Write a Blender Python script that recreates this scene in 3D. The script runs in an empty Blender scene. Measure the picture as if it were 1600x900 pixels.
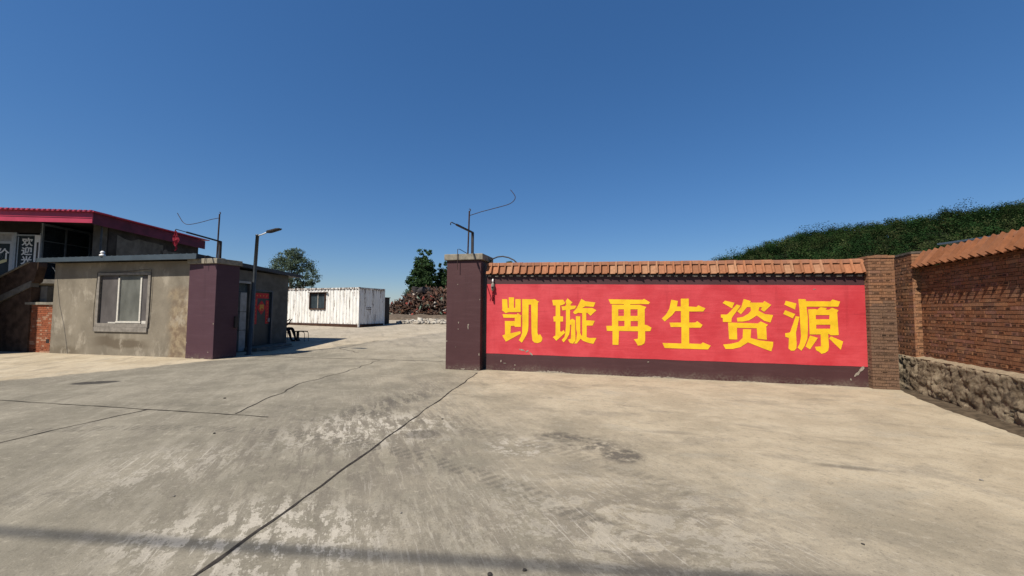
import bpy, bmesh, math, random
import numpy as np
from mathutils import Vector, Matrix, noise as mnoise

R = math.radians
random.seed(7)
rng = np.random.default_rng(7)
scene = bpy.context.scene
col = scene.collection

# ------------------------------------------------------------------ camera
EYE = 1.6
F_PX = 620.0
pitch, roll, yaw = R(3.14), R(0.4), R(10.0)
fw = Vector((-math.sin(yaw) * math.cos(pitch), math.cos(yaw) * math.cos(pitch), math.sin(pitch)))
r0 = Vector((math.cos(yaw), math.sin(yaw), 0))
u0 = r0.cross(fw)
rt = r0 * math.cos(roll) + u0 * math.sin(roll)
up = u0 * math.cos(roll) - r0 * math.sin(roll)
cam_data = bpy.data.cameras.new('camera')
cam_data.sensor_width = 36.0
cam_data.lens = F_PX / 1600 * 36.0
cam_data.clip_start = 0.05
cam_data.clip_end = 6000
cam = bpy.data.objects.new('camera', cam_data)
col.objects.link(cam)
cam.matrix_world = Matrix(((rt.x, up.x, -fw.x, 0), (rt.y, up.y, -fw.y, 0), (rt.z, up.z, -fw.z, EYE), (0, 0, 0, 1)))
scene.camera = cam

# ------------------------------------------------------------------ sky, sun, exposure
SUN_EL, SUN_AZ = 53.0, 213.0          # azimuth clockwise from +Y: behind the camera, to the left
world = bpy.data.worlds.new('World')
scene.world = world
world.use_nodes = True
wn = world.node_tree
sky = wn.nodes.new('ShaderNodeTexSky')
sky.sky_type = 'NISHITA'
sky.sun_disc = False
sky.sun_elevation = R(SUN_EL)
sky.sun_rotation = R(SUN_AZ)
sky.altitude = 100
sky.air_density = 1.0
sky.dust_density = 0.3
sky.ozone_density = 10.0
bg = wn.nodes['Background']
bg.inputs['Strength'].default_value = 0.108
hs = wn.nodes.new('ShaderNodeHueSaturation')      # the deep clean blue of that day
hs.inputs['Saturation'].default_value = 1.29
hs.inputs['Hue'].default_value = 0.507
gm = wn.nodes.new('ShaderNodeGamma')              # flatter falloff from horizon to zenith
gm.inputs['Gamma'].default_value = 0.7
wn.links.new(sky.outputs[0], gm.inputs['Color'])
wn.links.new(gm.outputs[0], hs.inputs['Color'])
wn.links.new(hs.outputs[0], bg.inputs['Color'])
sl = bpy.data.lights.new('sun', 'SUN')
sl.energy = 5.0
sl.angle = R(0.5)
sl.color = (1.0, 0.94, 0.84)
so = bpy.data.objects.new('sun', sl)
col.objects.link(so)
SUN = Vector((math.sin(R(SUN_AZ)) * math.cos(R(SUN_EL)), math.cos(R(SUN_AZ)) * math.cos(R(SUN_EL)), math.sin(R(SUN_EL))))
so.rotation_euler = SUN.to_track_quat('Z', 'Y').to_euler()
so.location = (-10, -20, 40)
vs = scene.view_settings
vs.view_transform = 'Standard'
vs.look = 'None'
vs.exposure = 0.6
vs.gamma = 1.0
vs.use_curve_mapping = False


# ------------------------------------------------------------------ material helpers
class M:
    """One node material; sockets are passed around as values."""
    def __init__(s, name, rough=0.8, spec=0.25, metallic=0.0):
        s.m = bpy.data.materials.new(name)
        s.m.use_nodes = True
        s.t = s.m.node_tree
        s.b = s.t.nodes['Principled BSDF']
        s.b.inputs['Roughness'].default_value = rough
        s.b.inputs['Specular IOR Level'].default_value = spec
        s.b.inputs['Metallic'].default_value = metallic
        s.tc = s.t.nodes.new('ShaderNodeTexCoord')
        s.obj = s.tc.outputs['Object']

    def put(s, sock, v):
        if isinstance(v, bpy.types.NodeSocket):
            s.t.links.new(v, sock)
        elif isinstance(v, (tuple, list)) and len(v) == 3 and sock.type == 'RGBA':
            sock.default_value = (*v, 1)
        else:
            sock.default_value = v

    def mapping(s, v=None, loc=(0, 0, 0), rot=(0, 0, 0), scale=(1, 1, 1)):
        n = s.t.nodes.new('ShaderNodeMapping')
        s.put(n.inputs[0], v or s.obj)
        n.inputs['Location'].default_value = loc
        n.inputs['Rotation'].default_value = rot
        n.inputs['Scale'].default_value = scale
        return n.outputs[0]

    def noise(s, scale, detail=4, rough=0.55, v=None, dist=0.0):
        n = s.t.nodes.new('ShaderNodeTexNoise')
        s.put(n.inputs['Vector'], v or s.obj)
        n.inputs['Scale'].default_value = scale
        n.inputs['Detail'].default_value = detail
        n.inputs['Roughness'].default_value = rough
        n.inputs['Distortion'].default_value = dist
        return n.outputs[0]

    def voro(s, scale, v=None, feature='F1', out='Distance'):
        n = s.t.nodes.new('ShaderNodeTexVoronoi')
        n.feature = feature
        s.put(n.inputs['Vector'], v or s.obj)
        n.inputs['Scale'].default_value = scale
        return n.outputs[out]

    def math(s, op, a, b=0.0, c=0.0, clamp=False):
        n = s.t.nodes.new('ShaderNodeMath')
        n.operation = op
        n.use_clamp = clamp
        for i, v in enumerate((a, b, c)):
            s.put(n.inputs[i], v)
        return n.outputs[0]

    def step(s, v, lo, hi, a=0.0, b=1.0):
        n = s.t.nodes.new('ShaderNodeMapRange')
        n.interpolation_type = 'SMOOTHSTEP'
        s.put(n.inputs[0], v)
        n.inputs[1].default_value, n.inputs[2].default_value = lo, hi
        n.inputs[3].default_value, n.inputs[4].default_value = a, b
        return n.outputs[0]

    def mix(s, f, a, b, blend='MIX'):
        n = s.t.nodes.new('ShaderNodeMix')
        n.data_type = 'RGBA'
        n.blend_type = blend
        s.put(n.inputs[0], f)
        s.put(n.inputs[6], a)
        s.put(n.inputs[7], b)
        return n.outputs[2]

    def attr(s, name='tint'):
        n = s.t.nodes.new('ShaderNodeAttribute')
        n.attribute_name = name
        return n.outputs['Color']

    def xyz(s, v=None):
        n = s.t.nodes.new('ShaderNodeSeparateXYZ')
        s.put(n.inputs[0], v or s.obj)
        return n.outputs

    def color(s, v):
        s.put(s.b.inputs['Base Color'], v)
        return s

    def bump(s, h, strength=0.4, dist=0.01):
        n = s.t.nodes.new('ShaderNodeBump')
        n.inputs['Strength'].default_value = strength
        n.inputs['Distance'].default_value = dist
        s.put(n.inputs['Height'], h)
        s.t.links.new(n.outputs[0], s.b.inputs['Normal'])
        return s


def plain(name, c, rough=0.7, spec=0.25, metallic=0.0, var=0.25, scale=3.0, bump=0.15):
    """Weathered single-colour surface: two noise scales move the tone a little."""
    m = M(name, rough, spec, metallic)
    n1 = m.noise(scale, 5, 0.6)
    n2 = m.noise(scale * 9, 3, 0.6)
    d = tuple(x * (1 - var) for x in c)
    l = tuple(min(1, x * (1 + var)) for x in c)
    cc = m.mix(m.step(n1, 0.3, 0.7), d, l)
    cc = m.mix(m.math('MULTIPLY', n2, 0.35), cc, d)
    m.color(cc)
    if bump:
        m.bump(n2, bump, 0.01)
    return m.m


def tinted(name, rough=0.85, var=0.3, scale=14.0, bump=0.4, dist=0.01, spec=0.2, grime=None):
    """Colour comes per face from the 'tint' attribute, with noise over it."""
    m = M(name, rough, spec)
    n1 = m.noise(scale, 5, 0.65)
    n2 = m.noise(scale * 0.12, 3, 0.6)
    c = m.attr()
    c = m.mix(m.step(n1, 0.3, 0.75, 0, var), c, (0, 0, 0), 'MIX')
    c = m.mix(m.step(n2, 0.4, 0.7, 0, 0.35), c, grime or (0.2, 0.15, 0.11))
    m.color(c)
    m.bump(n1, bump, dist)
    return m.m


# ------------------------------------------------------------------ mesh helpers
class MB:
    def __init__(s):
        s.v, s.f, s.mi, s.c = [], [], [], []

    def add(s, vs_, fs, mi=0, c=(1, 1, 1)):
        o = len(s.v)
        s.v.extend(tuple(p) for p in vs_)
        for f in fs:
            s.f.append([i + o for i in f])
            s.mi.append(mi)
            s.c.append(c)
        return s

    def hexa(s, p, mi=0, c=(1, 1, 1)):
        # p: 4 bottom corners counter-clockwise seen from above, then 4 top ones
        return s.add(p, [(3, 2, 1, 0), (4, 5, 6, 7), (0, 1, 5, 4), (1, 2, 6, 5), (2, 3, 7, 6), (3, 0, 4, 7)], mi, c)

    def prism(s, pts, z0, z1, mi=0, c=(1, 1, 1)):
        n = len(pts)
        b = [(x, y, z0) for x, y in pts]
        t = [(x, y, z1) for x, y in pts]
        return s.add(b + t, [list(range(n))[::-1], list(range(n, 2 * n))] + [(i, (i + 1) % n, n + (i + 1) % n, n + i) for i in range(n)], mi, c)

    def obox(s, cen, size, rot=None, mi=0, c=(1, 1, 1)):
        hx, hy, hz = (x / 2 for x in size)
        P = [Vector(q) for q in ((-hx, -hy, -hz), (hx, -hy, -hz), (hx, hy, -hz), (-hx, hy, -hz), (-hx, -hy, hz), (hx, -hy, hz), (hx, hy, hz), (-hx, hy, hz))]
        if rot is not None:
            P = [rot @ q for q in P]
        return s.hexa([q + Vector(cen) for q in P], mi, c)

    def tube(s, pts, rad, n=8, mi=0, c=(1, 1, 1), cap=True):
        pts = [Vector(p) for p in pts]
        rads = rad if isinstance(rad, (list, tuple)) else [rad] * len(pts)
        rings, prev = [], None
        for i, p in enumerate(pts):
            d = (pts[min(i + 1, len(pts) - 1)] - pts[max(i - 1, 0)])
            d = d.normalized() if d.length > 1e-9 else Vector((0, 0, 1))
            if prev is None:
                a = d.orthogonal().normalized()
            else:
                a = (prev - d * prev.dot(d))
                a = a.normalized() if a.length > 1e-6 else d.orthogonal().normalized()
            prev = a
            b = d.cross(a)
            rings.append([p + (a * math.cos(2 * math.pi * k / n) + b * math.sin(2 * math.pi * k / n)) * rads[i] for k in range(n)])
        vs_ = [q for r_ in rings for q in r_]
        fs = [(i * n + k, i * n + (k + 1) % n, (i + 1) * n + (k + 1) % n, (i + 1) * n + k) for i in range(len(rings) - 1) for k in range(n)]
        if cap:
            fs += [list(range(n))[::-1], [(len(rings) - 1) * n + k for k in range(n)]]
        return s.add(vs_, fs, mi, c)

    def lathe(s, prof, cen, n=16, mi=0, c=(1, 1, 1)):
        cx, cy, cz = cen
        vs_ = [(cx + r_ * math.cos(2 * math.pi * k / n), cy + r_ * math.sin(2 * math.pi * k / n), cz + z) for r_, z in prof for k in range(n)]
        m_ = len(prof)
        fs = [(i * n + k, i * n + (k + 1) % n, (i + 1) * n + (k + 1) % n, (i + 1) * n + k) for i in range(m_ - 1) for k in range(n)]
        fs += [list(range(n))[::-1], [(m_ - 1) * n + k for k in range(n)]]
        return s.add(vs_, fs, mi, c)

    def build(s, name, mats, parent=None, smooth=False, base=None, bevel=0.0):
        if not isinstance(mats, (list, tuple)):
            mats = [mats]
        off = Vector(parent.matrix_world.translation) if parent else Vector(base or (0, 0, 0))
        if parent:
            off = world_loc(parent)
        me = bpy.data.meshes.new(name)
        me.from_pydata([(x - off.x, y - off.y, z - off.z) for x, y, z in s.v], [], s.f)
        for m_ in mats:
            me.materials.append(m_)
        me.polygons.foreach_set('material_index', s.mi)
        at = me.attributes.new('tint', 'FLOAT_COLOR', 'FACE')
        at.data.foreach_set('color', np.array([(*c, 1.0) for c in s.c], dtype=np.float32).ravel())
        if smooth:
            me.polygons.foreach_set('use_smooth', [True] * len(s.f))
        me.update()
        o = bpy.data.objects.new(name, me)
        col.objects.link(o)
        if parent:
            o.parent = parent
        else:
            o.location = off
        if bevel:
            bv = o.modifiers.new('bevel', 'BEVEL')
            bv.width = bevel
            bv.segments = 2
            bv.limit_method = 'ANGLE'
        return o


def world_loc(o):
    v = Vector(o.location)
    while o.parent:
        o = o.parent
        v += Vector(o.location)
    return v


def np_mesh(name, V, F, mats, tint=None, parent=None, base=None, mi=None):
    """Fast mesh of same-sized faces from numpy arrays (V: n x 3, F: m x k)."""
    off = np.array(world_loc(parent) if parent else (base or (0, 0, 0)), dtype=np.float64)
    V = (np.asarray(V) - off).astype(np.float32)
    m_, k = F.shape
    me = bpy.data.meshes.new(name)
    me.vertices.add(len(V))
    me.vertices.foreach_set('co', V.ravel())
    me.loops.add(m_ * k)
    me.loops.foreach_set('vertex_index', F.astype(np.int32).ravel())
    me.polygons.add(m_)
    me.polygons.foreach_set('loop_start', np.arange(0, m_ * k, k, dtype=np.int32))
    for x in mats if isinstance(mats, (list, tuple)) else [mats]:
        me.materials.append(x)
    if mi is not None:
        me.polygons.foreach_set('material_index', mi.astype(np.int32))
    me.update(calc_edges=True)
    if tint is not None:
        at = me.attributes.new('tint', 'FLOAT_COLOR', 'FACE')
        at.data.foreach_set('color', np.concatenate([tint, np.ones((m_, 1))], 1).astype(np.float32).ravel())
    o = bpy.data.objects.new(name, me)
    col.objects.link(o)
    if parent:
        o.parent = parent
    else:
        o.location = off
    return o


def tag(o, label, cat, group=None, kind=None):
    o['label'] = label
    o['category'] = cat
    if group:
        o['group'] = group
    if kind:
        o['kind'] = kind
    return o


def thing(name, label, cat, loc, group=None):
    o = bpy.data.objects.new(name, None)
    o.empty_display_size = 0.3
    col.objects.link(o)
    o.location = loc
    return tag(o, label, cat, group)


def structure(o):
    o['kind'] = 'structure'
    return o


class Fr:
    """Vertical plane through a and b, its outward side on the right of a->b. s along, d outward, z up."""
    def __init__(s, a, b):
        s.a = Vector((a[0], a[1], 0))
        s.e = (Vector((b[0], b[1], 0)) - s.a).normalized()
        s.n = Vector((s.e.y, -s.e.x, 0))

    def P(s, u, d, z):
        return s.a + s.e * u + s.n * d + Vector((0, 0, z))

    def xy(s, u, d):
        p = s.P(u, d, 0)
        return (p.x, p.y)

    def box(s, mb, s0, s1, d0, d1, z0, z1, mi=0, c=(1, 1, 1)):
        # d0 = inner, d1 = outer; z may be (at s0, at s1)
        za = z0 if isinstance(z0, tuple) else (z0, z0)
        zb = z1 if isinstance(z1, tuple) else (z1, z1)
        p = [s.P(s0, d1, za[0]), s.P(s1, d1, za[1]), s.P(s1, d0, za[1]), s.P(s0, d0, za[0]),
             s.P(s0, d1, zb[0]), s.P(s1, d1, zb[1]), s.P(s1, d0, zb[1]), s.P(s0, d0, zb[0])]
        return mb.hexa(p, mi, c)

    def sheet(s, mb, pts, d, mi=0, c=(1, 1, 1)):
        return mb.add([s.P(u, d, z) for u, z in pts], [list(range(len(pts)))], mi, c)


def gz(y):
    """Height of the ground: flat to the gate, then rising gently into the yard."""
    if y < 13:
        return 0.0
    if y < 31:
        return (y - 13) * 0.036
    return 0.648

# ------------------------------------------------------------------ materials
def mat_concrete():
    m = M('concrete_yard', 0.92, 0.12)
    X, Y, Z = m.xyz()
    big = m.noise(0.22, 5, 0.6)
    mid = m.noise(1.0, 10, 0.68, dist=0.3)
    fine = m.noise(9, 8, 0.72)
    grit = m.noise(90, 3, 0.6)
    # vehicles have drawn everything out along the way they drive in
    drive = m.mapping(rot=(0, 0, R(58)), scale=(1.0, 1.0, 1))        # x runs along the drive
    dv = m.mapping(drive, scale=(0.30, 1.5, 1))
    streak = m.noise(1.6, 9, 0.70, v=dv, dist=0.25)
    apron = m.step(m.math('ADD', X, m.math('MULTIPLY', m.math('SUBTRACT', Y, 3.0), 0.25)), -1.4, 0.6)
    streak_r = m.noise(1.1, 10, 0.72, v=m.mapping(loc=(7, 1, 0), rot=(0, 0, R(4)), scale=(0.6, 1.2, 1)), dist=0.4)
    streak = m.math('ADD', m.math('MULTIPLY', streak, m.math('SUBTRACT', 1.0, apron)), m.math('MULTIPLY', streak_r, apron))
    sc1 = m.noise(4.2, 10, 0.74, v=m.mapping(drive, loc=(3, 9, 0), scale=(0.42, 1.6, 1)), dist=0.2)
    sc1r = m.noise(2.6, 10, 0.76, v=m.mapping(loc=(1, 4, 0), scale=(0.7, 1.1, 1)), dist=0.5)
    sc1 = m.math('ADD', m.math('MULTIPLY', sc1, m.math('SUBTRACT', 1.0, apron)), m.math('MULTIPLY', sc1r, apron))
    hair = m.noise(20.0, 6, 0.7, v=m.mapping(drive, rot=(0, 0, R(6)), scale=(0.10, 1.7, 1)))
    cross = m.noise(26.0, 5, 0.7, v=m.mapping(drive, rot=(0, 0, R(66)), scale=(0.10, 1.5, 1)), dist=0.3)

    def blob(cx, cy, rx, ry, ang=0.0, soft=1.0, wob=1.3):
        v = m.mapping(v=m.mapping(loc=(-cx, -cy, 0)), rot=(0, 0, -ang), scale=(1, 1, 0))
        v = m.mapping(v=v, scale=(1 / rx, 1 / ry, 0))
        g = m.t.nodes.new('ShaderNodeVectorMath')
        g.operation = 'LENGTH'
        m.put(g.inputs[0], v)
        d = m.math('ADD', g.outputs['Value'], m.math('MULTIPLY', m.math('SUBTRACT', mid, 0.5), wob))
        return m.step(d, 1.0, 1.0 - 0.75 * soft)

    # two pours meet along the long joint: greyer drive, buff apron
    jx = m.math('ADD', m.math('MULTIPLY', m.math('SUBTRACT', Y, 2.1), 0.044), m.math('ADD', X, 2.27))
    right = m.step(jx, -0.02, 0.02, 0.35, 1.0)
    tan_amt = m.math('ADD', m.math('MULTIPLY', m.math('ADD', X, 2.9), 0.10), m.math('MULTIPLY', m.math('SUBTRACT', Y, 3.6), 0.115))
    tan_amt = m.math('ADD', tan_amt, m.math('MULTIPLY', m.math('SUBTRACT', big, 0.5), 1.0))
    tan_amt = m.math('ADD', tan_amt, m.math('MULTIPLY', m.math('SUBTRACT', mid, 0.5), 0.9))
    tan_r = m.math('MULTIPLY', m.step(tan_amt, -0.05, 0.85), right)
    lx = m.math('SUBTRACT', m.math('MULTIPLY', m.math('SUBTRACT', Y, 6.5), 0.3), m.math('ADD', X, 12.1))
    lx = m.math('ADD', lx, m.math('MULTIPLY', m.math('SUBTRACT', mid, 0.5), 1.0))
    left = m.step(lx, -0.12, 0.25)
    inner = m.step(m.math('ADD', Y, m.math('MULTIPLY', m.math('SUBTRACT', mid, 0.5), 2.5)), 11.0, 20.0)
    grey = m.mix(m.step(mid, 0.36, 0.64), GREY_A, GREY_B)
    tan = m.mix(m.step(mid, 0.36, 0.64), TAN_A, TAN_B)
    c = m.mix(tan_r, grey, tan)
    c = m.mix(left, c, m.mix(m.step(mid, 0.36, 0.64), (0.31, 0.255, 0.175), (0.40, 0.335, 0.24)))
    c = m.mix(m.math('MULTIPLY', inner, m.step(X, -13.5, -9.0, 1.0, 0.62)), c, m.mix(m.step(mid, 0.36, 0.64), (0.265, 0.23, 0.178), (0.33, 0.285, 0.225)))
    c = m.mix(m.step(streak, 0.50, 0.66, 0, 0.42), c, (0.125, 0.110, 0.088))
    c = m.mix(m.step(streak, 0.48, 0.34, 0, 0.5), c, (0.245, 0.22, 0.172))
    # darker worn skin, with ragged edges, where tyres run
    worn = blob(-2.6, 4.6, 2.6, 3.2, 0.35, 0.9)
    worn = m.math('MAXIMUM', worn, m.math('MULTIPLY', blob(0.2, 2.9, 2.6, 1.4, 0.2, 0.9), 0.9))
    worn = m.math('MAXIMUM', worn, m.math('MULTIPLY', blob(-3.3, 7.4, 1.0, 2.6, -0.2, 0.9), 0.7))
    skin = m.step(m.math('ADD', m.math('MULTIPLY', sc1, 0.6), m.math('MULTIPLY', mid, 0.4)), 0.487, 0.525)
    c = m.mix(m.math('MULTIPLY', m.math('MULTIPLY', worn, skin), 0.6), c, (0.122, 0.106, 0.085))
    # pale laitance scraped into patches and strokes
    zone = m.math('MAXIMUM', blob(-2.75, 5.0, 1.5, 1.15, 0.5), blob(-2.2, 2.55, 1.5, 0.75, 0.15))
    zone = m.math('MAXIMUM', zone, m.math('MULTIPLY', blob(-4.2, 3.4, 1.2, 1.0, 0.6), 0.55))
    zone = m.math('MAXIMUM', zone, m.math('MULTIPLY', blob(-0.7, 4.7, 0.55, 0.5, 0), 0.9))
    zone = m.math('MAXIMUM', zone, m.math('MULTIPLY', blob(0.2, 3.2, 2.0, 1.3, 0), 0.42))
    pl = m.math('ADD', m.math('MULTIPLY', m.math('SUBTRACT', 0.5, sc1), 1.0), m.math('MULTIPLY', m.math('SUBTRACT', fine, 0.5), 0.75))
    pale = m.math('MULTIPLY', m.step(pl, 0.012, 0.052), zone)
    c = m.mix(m.math('MULTIPLY', pale, 0.74, clamp=True), c, (0.40, 0.362, 0.30))
    scr = m.math('MULTIPLY', m.step(hair, 0.575, 0.62), m.math('ADD', zone, 0.16))
    scr = m.math('MULTIPLY', scr, m.step(mid, 0.47, 0.56))
    c = m.mix(m.math('MULTIPLY', scr, 0.6, clamp=True), c, (0.43, 0.395, 0.335))
    sc2 = m.math('MULTIPLY', m.step(cross, 0.60, 0.65), blob(0.4, 3.3, 2.4, 1.3, 0.0))
    c = m.mix(m.math('MULTIPLY', sc2, m.step(mid, 0.44, 0.55, 0, 0.45)), c, (0.38, 0.35, 0.295))
    # oily and burnt patches
    dk = m.math('MULTIPLY', blob(-0.05, 4.95, 0.85, 0.42, -0.35, 0.9), m.math('MULTIPLY', m.step(fine, 0.38, 0.56, 0.25, 1.0), m.step(sc1, 0.42, 0.53, 0.15, 1.0)))
    dk = m.math('MAXIMUM', dk, m.math('MULTIPLY', blob(0.42, 4.62, 0.32, 0.28, 0.2, 0.7), m.math('MULTIPLY', m.step(fine, 0.38, 0.55, 0.35, 1.0), m.step(sc1, 0.40, 0.5, 0.3, 1.0))))
    dk = m.math('MAXIMUM', dk, m.math('MULTIPLY', blob(-3.15, 6.5, 0.5, 1.7, -0.25), m.step(sc1, 0.44, 0.56, 0, 0.75)))
    dk = m.math('MAXIMUM', dk, m.math('MULTIPLY', blob(-2.0, 4.9, 0.28, 0.22, 0.3, 0.6), 0.7))
    dk = m.math('MAXIMUM', dk, m.math('MULTIPLY', blob(2.75, 4.72, 0.55, 0.10, -0.1), 0.75))
    dk = m.math('MAXIMUM', dk, m.math('MULTIPLY', blob(1.1, 5.6, 0.45, 0.12, 0.0), 0.45))
    dk = m.math('MAXIMUM', dk, m.math('MULTIPLY', m.step(m.noise(0.8, 8, 0.72, v=m.mapping(loc=(13, 5, 0), rot=(0, 0, R(20)), scale=(0.6, 1.6, 1))), 0.585, 0.70), m.step(fine, 0.38, 0.58, 0, 0.55)))
    c = m.mix(m.math('MULTIPLY', dk, 0.85), c, (0.066, 0.058, 0.05))
    oil = blob(-10.1, 6.83, 0.44, 0.22, 0.55, 0.3, 0.5)
    c = m.mix(m.math('MULTIPLY', oil, 0.9), c, (0.030, 0.027, 0.025))
    gravel = m.math('MULTIPLY', m.step(lx, -1.5, -0.1), m.step(lx, 0.3, -0.1))
    c = m.mix(m.math('MULTIPLY', gravel, m.step(m.noise(34, 4, 0.7), 0.47, 0.6, 0, 0.55)), c, (0.085, 0.075, 0.062))

    # tyre tracks with a tread, curving across the apron
    def track(cx, cy, rad, w, y_lo, amount):
        v = m.mapping(loc=(-cx, -cy, 0))
        x, y, z = m.xyz(v)
        r_ = m.math('SQRT', m.math('ADD', m.math('MULTIPLY', x, x), m.math('MULTIPLY', y, y)))
        off = m.math('SUBTRACT', r_, rad)
        band = m.step(m.math('ABSOLUTE', off), w, w * 0.7)
        ang = m.math('ARCTAN2', y, x)
        ph = m.math('ADD', m.math('MULTIPLY', ang, rad * 62), m.math('MULTIPLY', off, 14.0))
        tread = m.step(m.math('SINE', ph), -0.5, 0.4, 0.25, 1.0)
        return m.math('MULTIPLY', m.math('MULTIPLY', m.math('MULTIPLY', band, tread), amount), m.math('MULTIPLY', m.step(sc1, 0.42, 0.56), m.step(y, y_lo, y_lo + 0.7)))
    tr = track(-4.2, -2.4, 7.0, 0.13, 4.9, 0.55)
    tr = m.math('MAXIMUM', tr, track(-4.6, -2.8, 8.6, 0.13, 6.0, 0.35))
    c = m.mix(tr, c, (0.082, 0.073, 0.06))
    # fine speckle
    hair_all = m.math('MULTIPLY', m.step(hair, 0.56, 0.62, 0, 0.17), m.step(mid, 0.42, 0.58, 0.2, 1.0))
    c = m.mix(hair_all, c, (0.36, 0.325, 0.265))
    c = m.mix(m.step(hair, 0.43, 0.37, 0, 0.16), c, (0.09, 0.08, 0.064))
    spk = m.noise(38, 4, 0.7)
    c = m.mix(m.step(spk, 0.56, 0.68, 0, 0.38), c, (0.072, 0.064, 0.052))
    c = m.mix(m.step(fine, 0.52, 0.70, 0, 0.34), c, (0.085, 0.075, 0.060))
    c = m.mix(m.step(fine, 0.46, 0.31, 0, 0.36), c, (0.38, 0.34, 0.268))
    c = m.mix(m.step(grit, 0.60, 0.72, 0, 0.45), c, (0.05, 0.045, 0.04))
    c = m.mix(m.step(grit, 0.38, 0.28, 0, 0.35), c, (0.40, 0.365, 0.305))
    m.color(c)
    h = m.math('ADD', m.math('MULTIPLY', grit, 0.5), m.math('MULTIPLY', fine, 1.0))
    h = m.math('SUBTRACT', h, m.math('MULTIPLY', dk, 0.6))
    m.bump(h, 0.4, 0.012)
    return m.m


GREY_A, GREY_B = (0.152, 0.136, 0.104), (0.212, 0.189, 0.145)
TAN_A, TAN_B = (0.272, 0.226, 0.158), (0.342, 0.288, 0.205)


def mat_earth():
    m = M('earth', 0.95, 0.1)
    n1, n2 = m.noise(0.05, 5, 0.6), m.noise(1.2, 5, 0.65)
    c = m.mix(m.step(n2, 0.35, 0.7), (0.1300, 0.1008, 0.0650), (0.1950, 0.1560, 0.1040))
    c = m.mix(m.step(n1, 0.45, 0.6), c, (0.0553, 0.0650, 0.0260))
    m.color(c).bump(n2, 0.5, 0.05)
    return m.m


def mat_paint_wall(name, base, fade, crack=True):
    """Masonry paint with roller blotches, faint lines of the rendering below and thin cracks."""
    m = M(name, 0.62, 0.3)
    n1 = m.noise(1.3, 5, 0.6, dist=0.3)
    n2 = m.noise(26, 4, 0.6)
    n3 = m.noise(5.0, 4, 0.6, v=m.mapping(scale=(0.4, 0.4, 2.2)))
    c = m.mix(m.step(n1, 0.32, 0.7), base, fade)
    c = m.mix(m.step(n3, 0.5, 0.75, 0, 0.25), c, tuple(x * 0.75 for x in base))
    c = m.mix(m.step(n2, 0.62, 0.8, 0, 0.3), c, tuple(x * 0.7 for x in base))
    X0, Y0, Z0_ = m.xyz()
    brush = m.noise(9.0, 6, 0.7, v=m.mapping(scale=(0.16, 0.16, 2.4)))
    c = m.mix(m.step(brush, 0.52, 0.68, 0, 0.30), c, tuple(min(1, x * 1.12 + 0.012) for x in fade))
    c = m.mix(m.step(brush, 0.48, 0.34, 0, 0.25), c, tuple(x * 0.78 for x in base))
    runs = m.noise(5.0, 5, 0.7, v=m.mapping(scale=(1.4, 1.4, 0.07)))
    c = m.mix(m.math('MULTIPLY', m.step(runs, 0.56, 0.70), m.step(Z0_, 0.6, 2.4, 0.05, 0.35)), c, tuple(x * 0.62 for x in base))
    mud = m.math('MULTIPLY', m.step(m.math('ADD', Z0_, m.math('MULTIPLY', m.math('SUBTRACT', m.noise(4.0, 8, 0.7), 0.5), 0.5)), 0.20, 0.0), m.step(m.noise(22, 6, 0.7), 0.42, 0.62))
    c = m.mix(m.math('MULTIPLY', mud, 0.55), c, (0.13, 0.105, 0.08))
    scuff = m.step(m.noise(3.2, 10, 0.78, v=m.mapping(loc=(5, 5, 2))), 0.655, 0.69)
    c = m.mix(m.math('MULTIPLY', scuff, 0.30), c, tuple(min(1, x * 1.5 + 0.02) for x in base))
    h = n2
    if crack:
        X, Y, Z = m.xyz()
        zl = m.math('ADD', Z, m.math('MULTIPLY', m.math('SUBTRACT', m.noise(1.4, 5, 0.7), 0.5), 0.10))
        line = m.step(m.math('ABSOLUTE', m.math('SUBTRACT', zl, 1.56)), 0.008, 0.003)
        line = m.math('MULTIPLY', line, m.step(m.noise(0.9, 3), 0.4, 0.55))
        c = m.mix(m.math('MULTIPLY', line, 0.7), c, tuple(x * 0.35 for x in base))
        dust = m.math('MULTIPLY', m.step(Z, 0.22, 0.0), m.step(n1, 0.4, 0.65))
        c = m.mix(m.math('MULTIPLY', dust, 0.16), c, (0.2, 0.165, 0.125))
    m.color(c).bump(h, 0.25, 0.008)
    return m.m


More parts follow.
